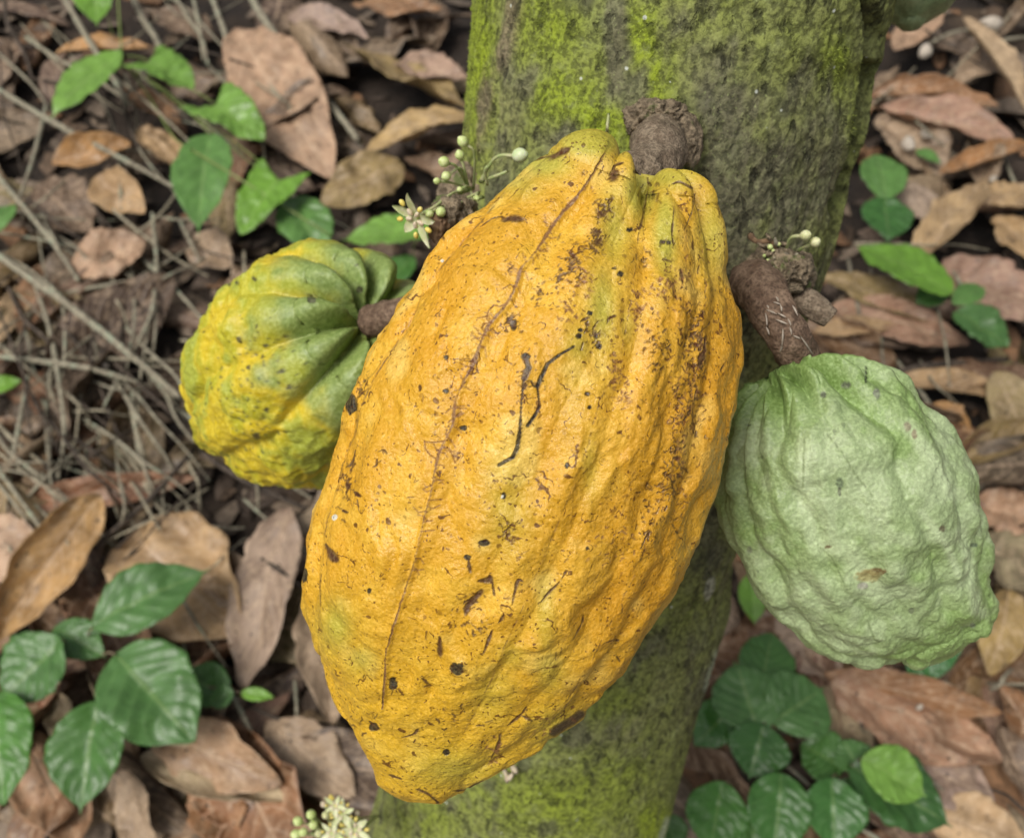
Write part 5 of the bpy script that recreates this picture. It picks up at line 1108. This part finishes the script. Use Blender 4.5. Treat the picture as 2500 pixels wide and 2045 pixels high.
plant('seedling', (-60,1700), [((-5,1690),(10,1965),135,(.09,.25,.035),dict(h=(.10,.09))), ((-60,1660),(-150,1560),110,DK,dict(h=(.09,.09)))], 'seedling with a glossy mid green leaf cut by the frame beside the low dark plant', 'seedling', .09)
plant('seedling', (-50,560), [((-30,575),(38,500),52,MID,dict(h=(.05,.05))), ((-70,600),(-130,520),60,MID,dict(h=(.05,.05)))], 'small green seedling left of the dark purplish leaf', 'seedling', .05)
plant('seedling', (-50,950), [((-35,955),(52,930),44,BR2,dict(h=(.05,.05)))], 'small green seedling leaf beside the level pale stem', 'seedling', .05)
plant('seedling', (2165,490), [((2160,488),(2140,378),92,MID,dict(h=(.055,.06))), ((2160,482),(2166,598),100,(.065,.19,.04),dict(h=(.055,.05)))], 'seedling with two round green leaves at the right edge of the trunk', 'seedling', .05)
plant('seedling', (2322,760), [((2322,722),(2094,603),108,BR2,dict(h=(.09,.07),shape='oval')), ((2312,700),(2232,745),62,DK,dict(h=(.07,.05))), ((2326,742),(2408,698),50,MID,dict(h=(.08,.08))), ((2332,758),(2460,850),98,DK2,dict(h=(.08,.07)))], 'seedling with one long bright leaf and three small oval leaves right of the trunk', 'seedling', .075, 'bstem')
plant('seedling', (2262,390), [((2236,368),(2296,400),30,MID,dict(h=(.04,.04)))], 'tiny single green leaf on the grey dead leaf', 'seedling', .035)
plant('seedling', (1832,1460), [((1832,1400),(1842,1528),62,BR2,dict(h=(.07,.06),shape='drip'))], 'seedling leaf peeping out between the trunk and the green pod', 'seedling', .06)
plant('seedling', (2290,1560), [((2282,1570),(2226,1675),92,(.06,.19,.05),dict(h=(.07,.05),shape='heart'))], 'pointed green leaf just below the green pod', 'seedling', .06)
plant('seedling', (1850,1790), [
  ((1850,1700),(1885,1545),112,DK,dict(h=(.09,.075))), ((1855,1790),(1790,1610),158,DK2,dict(h=(.105,.10))), ((1885,1765),(2016,1675),150,DK2,dict(h=(.105,.10))), ((1800,1715),(1695,1820),92,(.055,.17,.03),dict(h=(.09,.08))), ((1865,1765),(1828,1905),122,(.05,.15,.03),dict(h=(.11,.10)))],
  'seedling with round glossy blue green leaves beside the lower trunk', 'seedling', .10, 'bstem')
plant('seedling', (2040,1900), [
  ((2060,1880),(1955,1815),105,DK,dict(h=(.085,.08))), ((2105,1885),(2050,1800),82,DK2,dict(h=(.09,.085))), ((2102,1850),(2268,1945),112,BR,dict(h=(.125,.12))), ((2075,1865),(2325,2022),145,(.055,.15,.035),dict(h=(.10,.095),shape='drip')),
  ((2030,1895),(2036,2085),120,(.065,.19,.04),dict(h=(.115,.105))), ((2050,1900),(2110,2010),80,DK,dict(h=(.07,.06)))],
  'seedling with a bright yellow green new leaf above darker ribbed leaves', 'seedling', .10, 'bstem')
plant('seedling', (1840,1960), [
  ((1905,1885),(1890,2085),124,(.065,.19,.035),dict(h=(.115,.105))), ((1765,1905),(1728,2095),122,(.07,.21,.03),dict(h=(.115,.105))), ((1840,1990),(1838,2090),70,DK,dict(h=(.07,.06))), ((1625,1985),(1650,2080),66,DK,dict(h=(.07,.06)))],
  'seedling with two long ribbed green leaves close to the foot of the trunk', 'seedling', .10, 'bstem')
